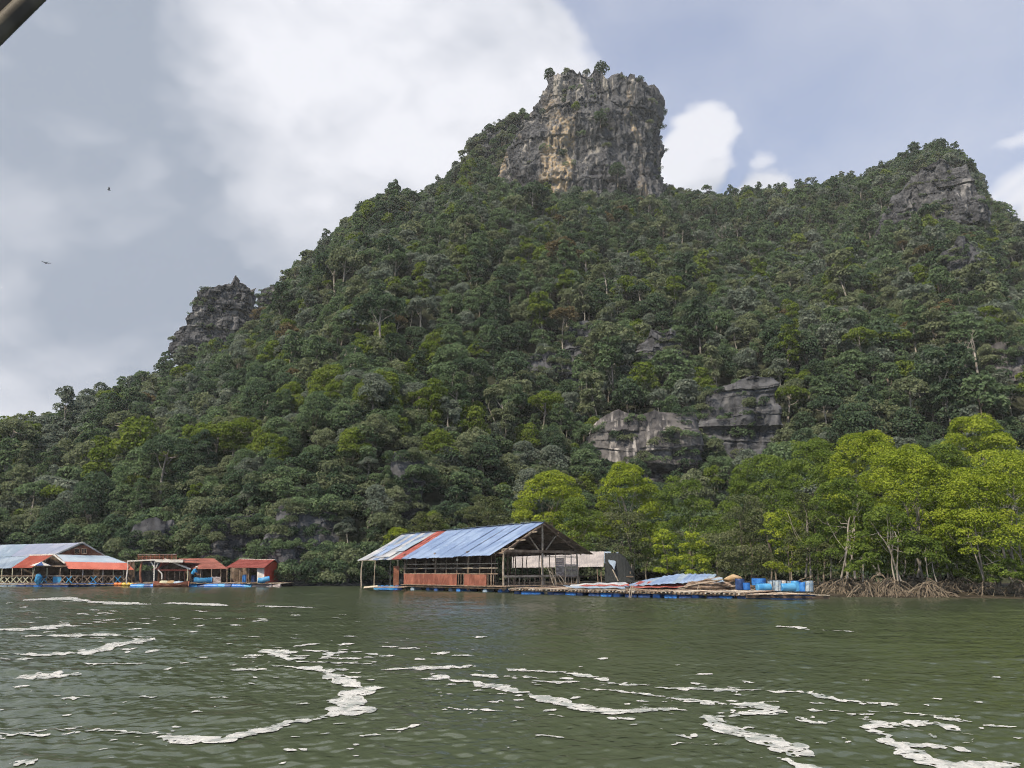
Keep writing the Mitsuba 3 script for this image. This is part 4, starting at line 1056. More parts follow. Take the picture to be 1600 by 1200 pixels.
def crumpled(corners, nu, nv, amp, seed, edge=.0):
    """A bent sheet between four corners with folds."""
    u, v = np.meshgrid(np.linspace(0, 1, nu), np.linspace(0, 1, nv), indexing='ij')
    tl, tr, br, bl = (np.asarray(q, float) for q in corners)
    P = (tl * (1 - u[..., None]) + tr * u[..., None]) * (1 - v[..., None]) + (bl * (1 - u[..., None]) + br * u[..., None]) * v[..., None]
    P[..., 2] += amp * (meshkit.fbm(np.stack([u * 5 + seed, v * 1.6, 0 * u], -1), 3, seed) - .5) * 2 + .02 * np.cos(u * nu * .9)
    P[..., :2] += edge * (meshkit.fbm(np.stack([u * 4, v * 4, 0 * u + seed], -1), 2, seed + 2)[..., None] - .5) * (np.abs(v - .5) * 2)[..., None]
    Q = P - [0, 0, .012]
    f = grid_faces(nu, nv); k = nu * nv
    e = list(range(nv)) + [i * nv + nv - 1 for i in range(1, nu)] + [(nu - 1) * nv + j for j in range(nv - 2, -1, -1)] + [i * nv for i in range(nu - 2, -1, -1)]
    side = [[a, b, b + k] for a, b in zip(e[:-1], e[1:])] + [[a, b + k, a + k] for a, b in zip(e[:-1], e[1:])]
    return np.vstack([P.reshape(-1, 3), Q.reshape(-1, 3)]), np.vstack([f, f[:, ::-1] + k, side])


for i, (pts, m, lab, n) in enumerate([(((893, 913, 56), (975, 909, 54.5), (990, 916, 52.5), (890, 916.5, 54.5)), 'roof_white', 'faded white roofing sheet lying on the raft beside the gable', 26),
                                      (((915, 914, 54.2), (983, 913, 53.2), (984, 915.5, 52.4), (905, 915.5, 53.6)), 'roof_red', 'faded red roofing sheet lying along the front of the white one', 22),
                                      (((880, 915.5, 54), (975, 916, 52.6), (978, 919, 51.6), (885, 918, 53.0)), 'roof_pale', 'pale blue roofing sheet lowest on the raft by the gable', 26),
                                      (((1000, 908, 54), (1060, 910, 53), (1072, 917, 51.8), (985, 918, 52.0)), 'roof_red', 'red roofing sheet slipped out under the collapsed roof', 22),
                                      (((1100, 903, 52.8), (1128, 902, 52.3), (1131, 909, 51.2), (1098, 910, 51.6)), 'roof_pale', 'small pale sheet between the collapsed roof and the drums', 16)]):
    t_ = thing('roofing_sheet', lab, 'metal sheet')
    add('panel', crumpled([at(*q) for q in pts], n, 8, .05, 30 + i, .15), m, t_)
cr = thing('collapsed_roof', 'collapsed light blue metal roof slumped on the middle of the raft', 'roof')
T0, T1, B1, B0 = at(1008, 906, 56), at(1120, 897.5, 55), at(1112, 908, 51.6), at(975, 916, 52.4)
M0 = at(1062, 896.5, 55.5)
for i in range(11):
    a, b = i / 11, (i + 1.06) / 11
    top = lambda t: lerp(lerp(T0, M0, min(t * 2, 1)), lerp(M0, T1, max(t * 2 - 1, 0)), 1.0 if t > .5 else 0.0) if t > .5 else lerp(T0, M0, t * 2)
    add('sheet', crumpled([top(a) + [0, 0, .02 * (i % 2)], top(min(b, 1)) + [0, 0, .02 * (i % 2)], lerp(B0, B1, min(b, 1.0)), lerp(B0, B1, a)], 9, 9, .045, 60 + i, .08), 'roof_blue' if i % 4 != 2 else 'roof_pale', cr)
for i, t in enumerate((.2, .45, .7, .95)):
    beam(cr, 'rafter', lerp(B0, B1, t) + [0, .3, -.12], lerp(T0, T1, t) + [0, 0, -.14], .07, 'timber', .09)
for i, (x0, y0, x1, y1) in enumerate([(1060, 918, 1130, 905), (1070, 920, 1140, 912), (1090, 921, 1150, 915), (1075, 912, 1125, 901), (1055, 921, 1105, 914), (1110, 922, 1146, 907), (1095, 915, 1145, 921), (1040, 919, 1090, 917)]):
    t_ = thing('loose_plank', f'weathered plank in the heap between the collapsed roof and the drums', 'plank', 'loose planks heaped on the raft')
    MB().bar(at(x0, y0, 51.6 + .12 * i), at(x1, y1, 50.9 + .14 * i), .22, .05).put('board', ['timber_pale', 'timber'][i % 2], t_)
t_ = thing('cloth_bundle', 'tan cloth bundle on top of the heap left of the drums', 'cloth')
g = trimesh.creation.icosphere(3, 1.0); v = g.vertices * [.62, .4, .22]
v[:, 2] += .12 * (meshkit.fbm(g.vertices * 1.6, 3, 5) - .5) - .10 * np.abs(g.vertices[:, 0]); v += at(1146, 903, 52)
add('cloth', (v, g.faces), 'tan_cloth', t_, smooth=True)
heap = thing('net_heap', 'brown heap of old netting and timber under the planks', 'heap')
g = trimesh.creation.icosphere(4, 1.0); v = g.vertices * [1.7, .7, .42]
v += g.vertices * ((meshkit.fbm(g.vertices * 3.2, 4, 6) - .5) * .5)[:, None]; v += at(1108, 917, 51.9)
add('netting', (v, g.faces), 'timber', heap)
for px, top, bot, Y, r, m, lab, lie in [(1157, 904, 922, 50.4, .30, 'drum_navy', 'dark blue upright drum at the left of the drum row', 0), (1167, 910, 922, 50.0, .22, 'drum_blue', 'short bright blue drum beside the dark blue upright drum', 0),
                                        (1186, 903, 915, 51.2, .46, 'drum_blue', 'wide blue tub standing above the lying blue drum', 0), (1194, 914, 924.5, 49.6, .24, 'drum_sky', 'bright blue drum lying on its side in front of the wide tub', 1),
                                        (1206, 906, 926, 50.2, .25, 'drum_pale', 'scuffed pale drum just right of the wide tub', 0), (1216, 906, 927, 49.6, .27, 'drum_pale', 'scuffed pale drum in the middle of the drum row', 0), (1224, 907, 926, 50.6, .24, 'white_paint', 'whitish drum behind the lying cyan drum', 0),
                                        (1232, 914, 925.5, 49.4, .25, 'drum_sky', 'cyan drum lying on its side right of the middle', 1), (1245, 908, 927, 49.6, .29, 'drum_sky', 'light blue upright drum third from the right', 0), (1255, 909, 927, 49.4, .25, 'drum_blue', 'blue upright drum second from the right', 0),
                                        (1264, 907, 927, 49.3, .30, 'drum_pale', 'pale net covered drum at the right end of the row', 0), (1237, 907, 917, 51.2, .27, 'drum_pale', 'pale drum half hidden behind the lying cyan drum', 0)]:
    t_ = thing('blue_drum', lab, 'drum')
    b, tp = at(px, bot, Y), at(px, top, Y)
    zb = .44 if px < 1175 else .36
    if lie:
        drum(t_, 'barrel', [b[0] - .45, b[1], zb + r], (1, .12, .02), r, .92, m)
    else:
        zb = zb if top > 903.5 or bot > 920 else b[2]
        hgt = max(tp[2] - zb, .4)
        drum(t_, 'barrel', [b[0], b[1], zb], (R5.normal() * .03, R5.normal() * .03, 1), r, hgt, m)
        MB().tube([[b[0], b[1], zb + hgt * .97], [b[0], b[1], zb + hgt * 1.0 + .012]], r * .99, 18).put('lid_ring', 'rim_black' if m != 'drum_sky' else 'drum_blue', t_, smooth=30)
        if m in ('drum_pale', 'white_paint'):
            nb_ = MB()
            for k in range(7):
                a = 6.283 * k / 7
                nb_.tube([[b[0] + r * 1.04 * math.cos(a), b[1] + r * 1.04 * math.sin(a), zb + .03], [b[0] + r * 1.04 * math.cos(a + .3), b[1] + r * 1.04 * math.sin(a + .3), zb + hgt * .98]], .012, 4)
            nb_.put('net_cords', 'rim_black', t_, kind='stuff')
t_ = thing('support_frame', 'low timber rack carrying the wide blue tub', 'rack')
q = at(1186, 915, 51.2)
for dx in (-.42, .42):
    for dy in (-.35, .35):
        beam(t_, 'leg', [q[0] + dx, q[1] + dy, .36], [q[0] + dx, q[1] + dy, q[2] - .06], .07, 'timber')
MB().slab([[q[0] - .5, q[1] - .45, q[2]], [q[0] + .5, q[1] - .45, q[2]], [q[0] + .5, q[1] + .45, q[2]], [q[0] - .5, q[1] + .45, q[2]]], .06).put('top_board', 'timber', t_)

# ------------------------------------------------------------------ the rear shed with torn sheets
sh = thing('rear_shed', 'low shed behind the right gable with a pale grey roof and a torn blue sheet', 'shed')
ra, rb, ea, eb = at(800, 864, 77), at(944, 861.5, 71), at(800, 887, 74), at(943, 885.5, 67.6)
for i in range(12):
    a, b = i / 12, (i + 1.03) / 12
    add('roof__sheet', sheet(lerp(ra, rb, a), lerp(ra, rb, min(b, 1)), lerp(ea, eb, min(b, 1)), lerp(ea, eb, a), dent=.05), 'tarp_grey', sh)
for (tl, tr, br, bl) in (((944, 862, 70.8), (955, 862, 70.9), (946, 880, 68.4), (944, 880, 68.3)), ((953, 868, 69.6), (966, 862.5, 70.2), (960, 890, 67.2), (950, 877, 68.2))):
    add('torn_sheet', crumpled([at(*tl), at(*tr), at(*br), at(*bl)], 10, 8, .05, 91, .1), 'roof_pale', sh, label='torn light blue sheet hanging from the shed roof')
for i in range(9):                                   # dark netting hung over hoops at the right end
    x0, x1 = 945 + i * 5.2, 945 + (i + 1.04) * 5.2
    yt = lambda x: 864 + max(0, (x - 965) / 26) ** 2 * 34
    add('net_panel', crumpled([at(x0, yt(x0), 69), at(x1, yt(x1), 69 - .05), at(x1, 909, 67.5), at(x0, 909, 67.5)], 5, 8, .03, 110 + i), 'net_black', sh)
for px in (905, 934, 941, 963, 986):
    a = at(px, 909, 68); pole(sh, 'post', [a[0], a[1], -.4], [a[0], a[1] + .3, at(px, 886 if px < 950 else 893, 68)[2]], .05, 'timber', .02)
beam(sh, 'prop', at(957, 890, 67), at(966, 908, 66), .06, 'timber_pale')
for z in (.45, 1.1):
    beam(sh, 'rail', [at(800, 900, 74)[0], 74, z], [at(990, 900, 67.5)[0], 67.5, z], .06, 'timber_dark', .10)
for i in range(14):
    a, b = at(800 + i * 13.6, 905, 74 - i * .46), at(812.5 + i * 13.6, 905, 74 - (i + .95) * .46)
    MB().slab([[a[0], a[1] - .6, .42], [b[0], b[1] - .6, .42], [b[0], b[1] + 3, .42], [a[0], a[1] + 3, .42]], .08).put('floor_board', 'timber', sh)
for i in range(9):
    a = at(806 + i * 20, 905, 73.5 - i * .65); drum(sh, 'float_drum', [a[0], a[1] - .3, .05], (1, 0, 0), .26, .85, 'drum_navy')

# ------------------------------------------------------------------ the blue roofed house on the left
ha = thing('blue_roof_house', 'long floating house with a pale blue gable roof and orange awnings at the left edge', 'house')
Rl, Rr = at(-95, 854, 92), at(130, 848, 83.5)
Kl, Kr = at(-95, 874, 88.5), at(86, 867, 81.2)
El, Er = at(-95, 893, 81.5), at(60, 885.5, 79.4)
sheets(ha, Rl, Rr, Kl, Kr, 22, lambda i, n: 'roof_lavender' if i > 13 else 'roof_pale', lift=.008, dent=.03)
sheets(ha, Kl + [0, -.1, -.03], Kr + [0, -.1, -.03], El, Er, 22, lambda i, n: 'roof_pale', lift=.008, dent=.03)
Br, Bk = at(168, 870, 86.5), at(20, 870, 96)
sheets(ha, Rr, Rl, Br, Bk, 12, lambda i, n: 'roof_pale', lift=.008)
for a, b in ((Rr, Kr), (Rr, Br)):
    beam(ha, 'barge_board', a + [.05, -.25, .03], b + [.05, -.25, -.02], .06, 'white_paint', .16)
for i in range(13):                                    # boards of the gable
    x0, x1 = 91 + i * 5.8, 91 + (i + .94) * 5.8
    yt = lambda x: 850.5 + (130 - x) * 17 / 42 if x < 130 else 850.5 + (x - 130) * 19.5 / 36
    ya, yb = min(yt(x0), 868.5), min(yt(x1), 868.5)
    d = lambda x: 81.6 + (x - 90) * .055
    MB().slab([at(x0, 869, d(x0)), at(x1, 869, d(x1)), at(x1, yb, d(x1)), at(x0, ya, d(x0))], .03).put('gable_board', 'timber_red', ha)
for px in (120.5, 131.5):
    w_ = numbered(ha + '__window')
    MB().slab([at(px - 3, 864.5, 82.9), at(px + 3, 864.5, 83.2), at(px + 3, 857.5, 83.2), at(px - 3, 857.5, 82.9)], .02).put('pane', 'net_black', w_)
    fr_ = MB()
    for a, b in (((-3.4, 865), (3.4, 865)), ((-3.4, 857), (3.4, 857)), ((-3.4, 865), (-3.4, 857)), ((3.4, 865), (3.4, 857)), ((0, 865), (0, 857))):
        fr_.bar(at(px + a[0], a[1], 82.8), at(px + b[0], b[1], 82.85), .05, .05)
    fr_.put('frame', 'timber', w_)
sheets(ha, at(84, 866.5, 80.9), at(168, 868.5, 85), at(96, 878, 79.2), at(199, 880, 82.6), 13, lambda i, n: 'roof_pale', name='skirt_roof__sheet', lift=.006)
sheets(ha, at(95, 877.5, 79.1), at(199, 879.6, 82.4), at(107, 889, 77.9), at(209, 890.5, 81.2), 13, lambda i, n: 'roof_orange', name='awning__sheet', lift=.006)
tag(ha + '__awning', 'orange red sheet awning below the blue skirt roof')
sheets(ha, at(47, 868.5, 80.2), at(83, 867, 79.2), at(18, 887.5, 78.4), at(50, 887.2, 77.5), 7, lambda i, n: 'roof_orange', name='porch_roof__sheet', lift=.006)
sheets(ha, at(84, 867, 79.2), at(88, 867, 80.4), at(101, 881, 78.2), at(106, 882, 79.6), 3, lambda i, n: 'roof_under', name='porch_roof__sheet', lift=.006)
beam(ha, 'ridge_board', at(46, 867.6, 80.3), at(84, 866.2, 79.1), .10, 'white_paint', .14)
beam(ha, 'barge_board', at(84, 867, 79.0), at(101, 880, 78.0), .07, 'white_paint', .12)
beam(ha, 'barge_board', at(84, 867.4, 79.05), at(50, 887.6, 77.4), .05, 'timber', .12)
for i in range(8):
    x0 = 55 + i * 5.6; x1 = x0 + 5.2
    yt = lambda x: 868.5 + (83 - x) * .56 if x < 83 else 868.5 + (x - 83) * .8
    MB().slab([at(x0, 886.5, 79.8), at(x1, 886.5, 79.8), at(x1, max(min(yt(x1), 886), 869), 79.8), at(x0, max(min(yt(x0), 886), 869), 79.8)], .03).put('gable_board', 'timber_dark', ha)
MB().bar(at(53, 884.5, 77.9), at(103, 884.5, 78.0), .08, .12).put('tie_beam', 'timber', ha)
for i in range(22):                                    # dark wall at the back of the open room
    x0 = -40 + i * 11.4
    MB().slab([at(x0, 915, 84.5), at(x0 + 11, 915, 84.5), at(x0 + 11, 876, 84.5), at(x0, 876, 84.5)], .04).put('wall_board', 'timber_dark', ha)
for px in (-30, 2, 18, 33, 50, 72, 93, 109, 128, 145, 160, 176, 192, 205):
    Yp = 78.0 + (max(px - 100, 0)) * .033
    a = at(px, 915, Yp); m = 'white_paint' if px in (128, 160) else 'timber' if px % 2 else 'cream_paint'
    pole(ha, 'post', [a[0], a[1], .25], at(px + 1.5, 887.5 if px > 15 else 889.5, Yp + .1), .055, m, .015)
for i, px in enumerate(np.arange(-22, 204, 9.6)):     # crossed rails
    Yp = 77.8 + max(px - 100, 0) * .033
    m = 'cream_paint' if px < 45 else ['timber', 'blue_paint', 'timber', 'timber_dark'][i % 4]
    if 78 < px < 92:
        MB().slab([at(px - 1, 911.5, Yp), at(px + 12, 911.5, Yp), at(px + 12, 899, Yp), at(px - 1, 899, Yp)], .04).put('railing__panel', 'blue_paint', ha)
        continue
    beam(ha, 'railing__brace', at(px, 911, Yp), at(px + 9.2, 900.5, Yp), .06, m, .08)
    beam(ha, 'railing__brace', at(px, 900.5, Yp + .06), at(px + 9.2, 911, Yp + .06), .06, m, .08)
for y in (899.8, 911.2):
    beam(ha, 'railing__rail', at(-22, y, 77.75), at(100, y, 77.75), .07, 'timber', .09)
    beam(ha, 'railing__rail', at(100, y, 77.75), at(208, y, 81.4), .07, 'timber', .09)
tag(ha + '__railing', 'crossed timber railing, partly painted blue and cream')
for i in range(22):
    x0, x1 = -40 + i * 11.4, -40 + (i + .95) * 11.4
    dz = 77.2 + max(x0 - 100, 0) * .033
    a, b = at(x0, 912.6, dz), at(x1, 912.6, dz)
    MB().slab([a, b, b + [0, 6.5, 0], a + [0, 6.5, 0]], .07).put('floor_board', 'timber_pale' if i < 7 else 'timber', ha)
for i in range(18):
    px = -34 + i * 13.6 + R5.uniform(-2, 2); Yp = 77.5 + max(px - 100, 0) * .033
    a = at(px, 915, Yp); drum(ha, 'float_drum', [a[0] - .4, a[1], .06], (1, 0, 0), .25, .86, ['drum_blue', 'drum_navy', 'drum_navy', 'drum_pale'][R5.integers(4)] if i < 6 else ['drum_blue', 'drum_navy', 'drum_navy'][R5.integers(3)])
pr = thing('parasol', 'white and navy striped parasol open under the orange porch roof', 'parasol')
b = at(50, 905, 77.4); tp = at(56, 881, 77.3)
pole(pr, 'pole', [b[0], b[1], .45], tp, .03, 'cream_paint', .01)
for i in range(8):
    a0, a1 = i * math.pi / 4, (i + 1) * math.pi / 4; cn = tp + [.55, 0, .12]
    P = [cn + [0, 0, .1]] + [cn + np.array([.95 * math.cos(a), .95 * math.sin(a), -.28]) for a in (a0, a1)]
    v = np.array(P + [q - np.array([0, 0, .01]) for q in P])
    add('canopy_panel', (v, np.array([[0, 1, 2], [3, 5, 4], [0, 3, 4], [0, 4, 1], [1, 4, 5], [1, 5, 2], [2, 5, 3], [2, 3, 0]])), 'white_paint' if i % 2 else 'drum_navy', pr)
t_ = thing('blue_bundle', 'blue tarpaulin bundle at the railing below the parasol', 'tarpaulin')
g = trimesh.creation.icosphere(3, 1.0); v = g.vertices * [.30, .3, .52]; v += g.vertices * ((meshkit.fbm(g.vertices * 2.4, 3, 6) - .5) * .3)[:, None]
add('cloth', (v + at(60, 905, 77.2), g.faces), 'blue_paint', t_, smooth=True)
t_ = thing('life_float', 'orange and yellow float tied along the raft right of the railing', 'float')
for i in range(6):
    a, b = at(178 + i * 6.2, 915.5, 79.2), at(184 + i * 6.2, 915.5, 79.2)
    a[2] = b[2] = .22
    MB().tube([a, lerp(a, b, .15), lerp(a, b, .85), b], [.10, .16, .16, .10], 8).put('segment', ['float_orange', 'float_orange', 'float_yellow', 'float_yellow', 'float_yellow', 'float_orange'][i], t_, smooth=40)

# ------------------------------------------------------------------ open landing shelter and the huts beside it
sb = thing('landing_shelter', 'open landing shelter with a flat white edged roof and a railing on top', 'shelter')
for i in range(9):
    f = lambda t: at(200 + 84 * t, 876.2 - 1.2 * t, 77.3)
    a, b = f(i / 9), f((i + .97) / 9)
    MB().slab([a, b, b + [0, 4.2, .05], a + [0, 4.2, .05]], .05).put('roof_board', 'timber_red' if i < 4 else 'plank_grey', sb)
beam(sb, 'fascia', at(199, 876.6, 77.2), at(243, 874.8, 77.2), .06, 'white_paint', .13)
beam(sb, 'fascia', at(243, 876.2, 77.15), at(286, 876.6, 77.2), .08, 'white_paint', .28)
for px, top, m, r, l in ((199.5, 877, 'white_paint', .07, -.1), (221.5, 878, 'timber_red', .12, 0), (242, 876, 'white_paint', .075, -.12), (293, 889, 'cream_paint', .06, 0)):
    a = at(px, 913, 77.4); pole(sb, 'post', [a[0] + l, a[1], .3], at(px, top, 77.5), r, m, .03)
for a, b in (((200.5, 889), (207, 877.5)), ((241, 886), (236, 877.5)), ((243.5, 888), (247, 880)), ((253, 905), (253.5, 897)), ((253.5, 897), (247, 890))):
    beam(sb, 'brace', at(*a, 77.5), at(*b, 77.5), .09, 'timber_red' if a[0] < 210 else 'white_paint', .09)
for z in (866.3, 869.2, 872.0):
    beam(sb, 'top_railing__rail', at(216, z, 79.5), at(276, z - .3, 79.8), .05, 'timber_red' if z > 867 else 'plank_grey', .06)
for px in np.arange(216, 278, 6.6):
    beam(sb, 'top_railing__post', at(px, 875.5, 79.5), at(px, 866.0, 79.6), .05, 'timber_red', .05)
hb = thing('small_gable_hut', 'small dark gabled hut with a white barge board behind the landing shelter', 'hut')
ap = at(271, 874, 80.5)
sheets(hb, ap + [0, -2, 0], ap + [-.6, 3, 0], at(246, 890, 78.6), at(238, 890, 83), 5, lambda i, n: 'roof_orange', lift=.006)
sheets(hb, ap + [0, -2, 0], ap + [.3, 3, 0], at(298, 889, 78.6), at(304, 889, 83), 5, lambda i, n: 'roof_maroon', lift=.006)
beam(hb, 'barge_board', ap + [0, -2.1, 0], at(298, 889.5, 78.4), .07, 'white_paint', .16)
beam(hb, 'barge_board', ap + [0, -2.1, 0], at(246, 890.5, 78.4), .07, 'roof_orange', .16)
for i in range(9):
    x0 = 250 + i * 5; yt = lambda x: 876 + abs(x - 271) * .62
    MB().slab([at(x0, 890, 79), at(x0 + 4.7, 890, 79), at(x0 + 4.7, min(yt(x0 + 4.7), 889.5), 79), at(x0, min(yt(x0), 889.5), 79)], .03).put('gable_board', 'timber_dark', hb)
beam(hb, 'tie_beam', at(246, 890.6, 78.5), at(296, 891, 78.5), .10, 'roof_orange', .16)
for px in (248, 258, 263, 273, 281, 288, 295):
    a = at(px, 913, 78.7); pole(hb, 'post', [a[0], a[1], .3], at(px, 891, 78.7), .05, ['timber_red', 'timber'][px % 2], .015)
for i in range(10):
    MB().slab([at(246 + i * 5.2, 912, 83), at(251 + i * 5.2, 912, 83), at(251 + i * 5.2, 890, 83), at(246 + i * 5.2, 890, 83)], .03).put('wall_board', 'timber_dark', hb)
hc = thing('maroon_roof_hut', 'open hut with a dark red brown roof left of the red walled hut', 'hut')
sheets(hc, at(279, 872.8, 83.5), at(334, 872.5, 84.5), at(299, 889, 78.8), at(357, 889.2, 80), 11, lambda i, n: 'roof_maroon', lift=.008, dent=.03)
sheets(hc, at(279, 872.8, 83.5), at(334, 872.5, 84.5), at(276, 888, 89), at(331, 888, 90), 6, lambda i, n: 'roof_maroon', lift=.008)
for i in range(10):
    x0 = 301 + i * 5.4
    MB().slab([at(x0, 912, 82), at(x0 + 5.1, 912, 82), at(x0 + 5.1, 888, 82), at(x0, 888, 82)], .04).put('wall_board', 'plank_grey' if i in (1, 2) else 'timber_dark', hc)
for px in (300, 313, 331, 345, 355):
    a = at(px, 913, 79.3); pole(hc, 'post', [a[0], a[1], .3], at(px, 889, 79.3), .05, 'timber', .015)
hd = thing('red_hut', 'small red walled hut with a red sheet roof, rightmost of the left floating buildings', 'hut')
sheets(hd, at(375, 873.6, 82.5), at(429, 874.6, 80.6), at(352, 886.8, 79.2), at(413, 887.4, 77.6), 10, lambda i, n: 'roof_red', lift=.006)
sheets(hd, at(375, 873.6, 82.5), at(429, 874.6, 80.6), at(390, 887, 86), at(439, 887, 83.5), 6, lambda i, n: 'roof_red', lift=.006)
beam(hd, 'ridge_cap', at(374, 873.3, 82.5), at(430, 874.3, 80.6), .12, 'white_paint', .05)
for i in range(7):
    x0, x1 = 413.5 + i * 3.4, 413.5 + (i + .95) * 3.4; yt = lambda x: 888 - (x - 413) * .72 if x < 430 else 875.8 + (x - 430) * 1.5
    d = lambda x: 78 + (x - 413) * .2
    MB().slab([at(x0, 912.5, d(x0)), at(x1, 912.5, d(x1)), at(x1, yt(x1), d(x1)), at(x0, yt(x0), d(x0))], .03).put('wall_panel', 'red_wall', hd)
for i in range(3):
    MB().slab([at(401.5 + i * 3.9, 911.5, 78.1), at(405.2 + i * 3.9, 911.5, 78.1), at(405.2 + i * 3.9, 888, 78.3), at(401.5 + i * 3.9, 888, 78.3)], .04).put('door_board', 'white_paint', hd)
for px in (361, 375, 386, 389):
    a = at(px, 912, 78.8); pole(hd, 'post', [a[0], a[1], .3], at(px, 887.5, 78.9), .05, 'timber', .015)
for i in range(8):
    x0 = 361 + i * 6
    MB().slab([at(x0, 912, 83), at(x0 + 5.6, 912, 83), at(x0 + 5.6, 886, 83), at(x0, 886, 83)], .04).put('wall_board', 'timber_dark' if i % 3 else 'timber', hd)
# the pontoon they all stand on
pt = thing('pontoon', 'narrow pontoon on blue drums carrying the landing shelter and red roofed huts', 'pontoon')
for i in range(44):
    x0, x1 = 204 + i * 5.35, 204 + (i + .94) * 5.35
    Yp = 77.0 + .3 * math.sin(i * .3)
    a, b = at(x0, 912.4, Yp), at(x1, 912.4, Yp); z = .38 + R5.uniform(-.03, .03)
    a[2] = b[2] = z
    MB().slab([a, b, b + [0, 6, 0], a + [0, 6, 0]], .06).put('deck_plank', ['timber', 'timber_pale', 'timber'][i % 3], pt)
for i in range(22):
    px = 208 + i * 10.6 + R5.uniform(-1.5, 1.5)
    a = at(px, 915, 77.2)
    drum(pt, 'float_drum', [a[0] - .3, a[1], .04], (1, 0, 0), .26, .74, ['drum_blue', 'drum_sky', 'drum_navy', 'drum_blue'][i % 4] if px < 395 else 'plank_grey')
for px, y0, y1, m, r, lab in ((382, 898, 911, 'drum_blue', .24, 'blue drum standing in the open front of the red hut'), (396, 899, 911, 'drum_navy', .26, 'navy drum standing beside the white door boards of the red hut')):
    t_ = thing('blue_drum', lab, 'drum'); a, b = at(px, y1, 79.4), at(px, y0, 79.4)
    drum(t_, 'barrel', [a[0], a[1], .4], (0, 0, 1), r, b[2] - .4, m)
for px, lab in ((408, 'left one of the two blue drums lying before the red wall'), (415, 'right one of the two blue drums lying before the red wall')):
    t_ = thing('blue_drum', lab, 'drum'); a = at(px, 909, 76.9)
    drum(t_, 'barrel', [a[0] - .35, a[1], .66], (1, .25, .25 if px > 410 else -.1), .25, .72, 'drum_sky')
t_ = thing('white_crate', 'pale crate standing right of the person at the maroon roofed hut', 'crate')
for i in range(5):
    a, b = at(331, 910.8 - i * 2.1, 77.6), at(345, 910.8 - i * 2.1, 77.6)
    beam(t_, 'slat', a, b, .03, 'plank_grey', .125)
for px in (331.5, 338, 344.5):
    beam(t_, 'post', at(px, 911.5, 77.66), at(px, 900, 77.66), .05, 'plank_grey')
t_ = thing('blue_boat', 'small bright blue boat hull lying on the pontoon beside the person', 'boat')


def hull(p0, p1, beam_w, depth, sheer, n=14):
    p0, p1 = np.asarray(p0, float), np.asarray(p1, float)
    ax = (p1 - p0) / np.linalg.norm(p1 - p0); sd = np.array([-ax[1], ax[0], 0])
    t = np.linspace(0, 1, n); w = beam_w / 2 * np.sin(np.pi * np.clip(t * .9 + .06, 0, 1)) ** .6
    rows = []
    for k, (wf, zf) in enumerate([(1.0, 1.0), (.94, .55), (.7, .18), (.0, .0), (-.7, .18), (-.94, .55), (-1.0, 1.0), (-.88, .98), (-.6, .3), (0, .14), (.6, .3), (.88, .98)]):
        rows.append([p0 + (p1 - p0) * ti + sd * wi * wf + np.array([0, 0, depth * zf + sheer * (2 * ti - 1) ** 2 * (zf + .2)]) for ti, wi in zip(t, w)])
    P = np.array(rows); m = len(rows)
    f = []
    for i in range(m):
        for j in range(n - 1):
            f.append([i * n + j, ((i + 1) % m) * n + j, ((i + 1) % m) * n + j + 1, i * n + j + 1])
    return P.reshape(-1, 3), np.array(f)


h_ = hull(at(302, 911, 77.6), at(330, 911, 77.4), .8, .5, .06)
MB().raw(*h_).put('hull', 'drum_sky', t_, smooth=40)
for k in (.35, .65):
    a, b = lerp(at(302, 904.5, 77.6), at(330, 904.5, 77.4), k), lerp(at(302, 904.5, 77.6), at(330, 904.5, 77.4), k + .04)
    MB().slab([a + [0, -.3, 0], b + [0, -.3, 0], b + [0, .3, 0], a + [0, .3, 0]], .03).put('bench', 'timber_pale', t_)
t_ = thing('wooden_boat', 'low red brown wooden boat moored in front of the landing shelter', 'boat')
pa, pb = on_water(240, 917.3), on_water(294, 917.3); pa[2] = pb[2] = -.08
MB().raw(*hull(pa, pb, 1.15, .42, .22, 20)).put('hull', 'hull_red', t_, smooth=40)
for k in (.2, .4, .6, .8):
    a = lerp(pa, pb, k) + [0, 0, .3]
    MB().bar(a + [0, -.48, 0], a + [0, .48, 0], .22, .03).put('thwart', 'timber_pale', t_)
beam(t_, 'gunwale', pa + [.2, -.2, .52], lerp(pa, pb, .5) + [0, -.6, .36], .05, 'timber_pale')
for i, (px, w, m, lab) in enumerate([(256, .5, 'cream_paint', 'cream sack on the wooden boat'), (266, .45, 'tan_cloth', 'tan sack beside the cream one on the wooden boat'), (278, .5, 'drum_pale', 'pale blue cloth heap at the right end of the wooden boat')]):
    t2 = thing('sack', lab, 'sack'); g = trimesh.creation.icosphere(3, 1.0); v = g.vertices * [w, .35, .22]; v += g.vertices * ((meshkit.fbm(g.vertices * 2.2 + i, 3, 6) - .5) * .25)[:, None]
    q = lerp(pa, pb, (px - 240) / 54) + [0, 0, .47]; add('cloth', (v + q, g.faces), m, t2, smooth=True)

# ------------------------------------------------------------------ the person on the pontoon
import manifold3d as m3


def body_mesh(bones, edge=.035, it=8):
    parts = []
    for (a, ra), (b, rb) in bones:
        sa = m3.Manifold.sphere(ra, 16).translate(list(map(float, a))); sb_ = m3.Manifold.sphere(rb, 16).translate(list(map(float, b)))
        parts.append(m3.Manifold.batch_hull([sa, sb_]))
    m = m3.Manifold.batch_boolean(parts, m3.OpType.Add).refine_to_length(edge).to_mesh()
    t = trimesh.Trimesh(m.vert_properties[:, :3], m.tri_verts, process=True)
    trimesh.smoothing.filter_taubin(t, .5, .53, it)
    return t


pb0 = at(299, 911, 77.3); pb0[2] = .40
pe = thing('person', 'person in a pale cap and blue shirt standing bent forward beside the blue boat', 'person')
W_ = lambda x, y, z: pb0 + np.array([x, y, z])
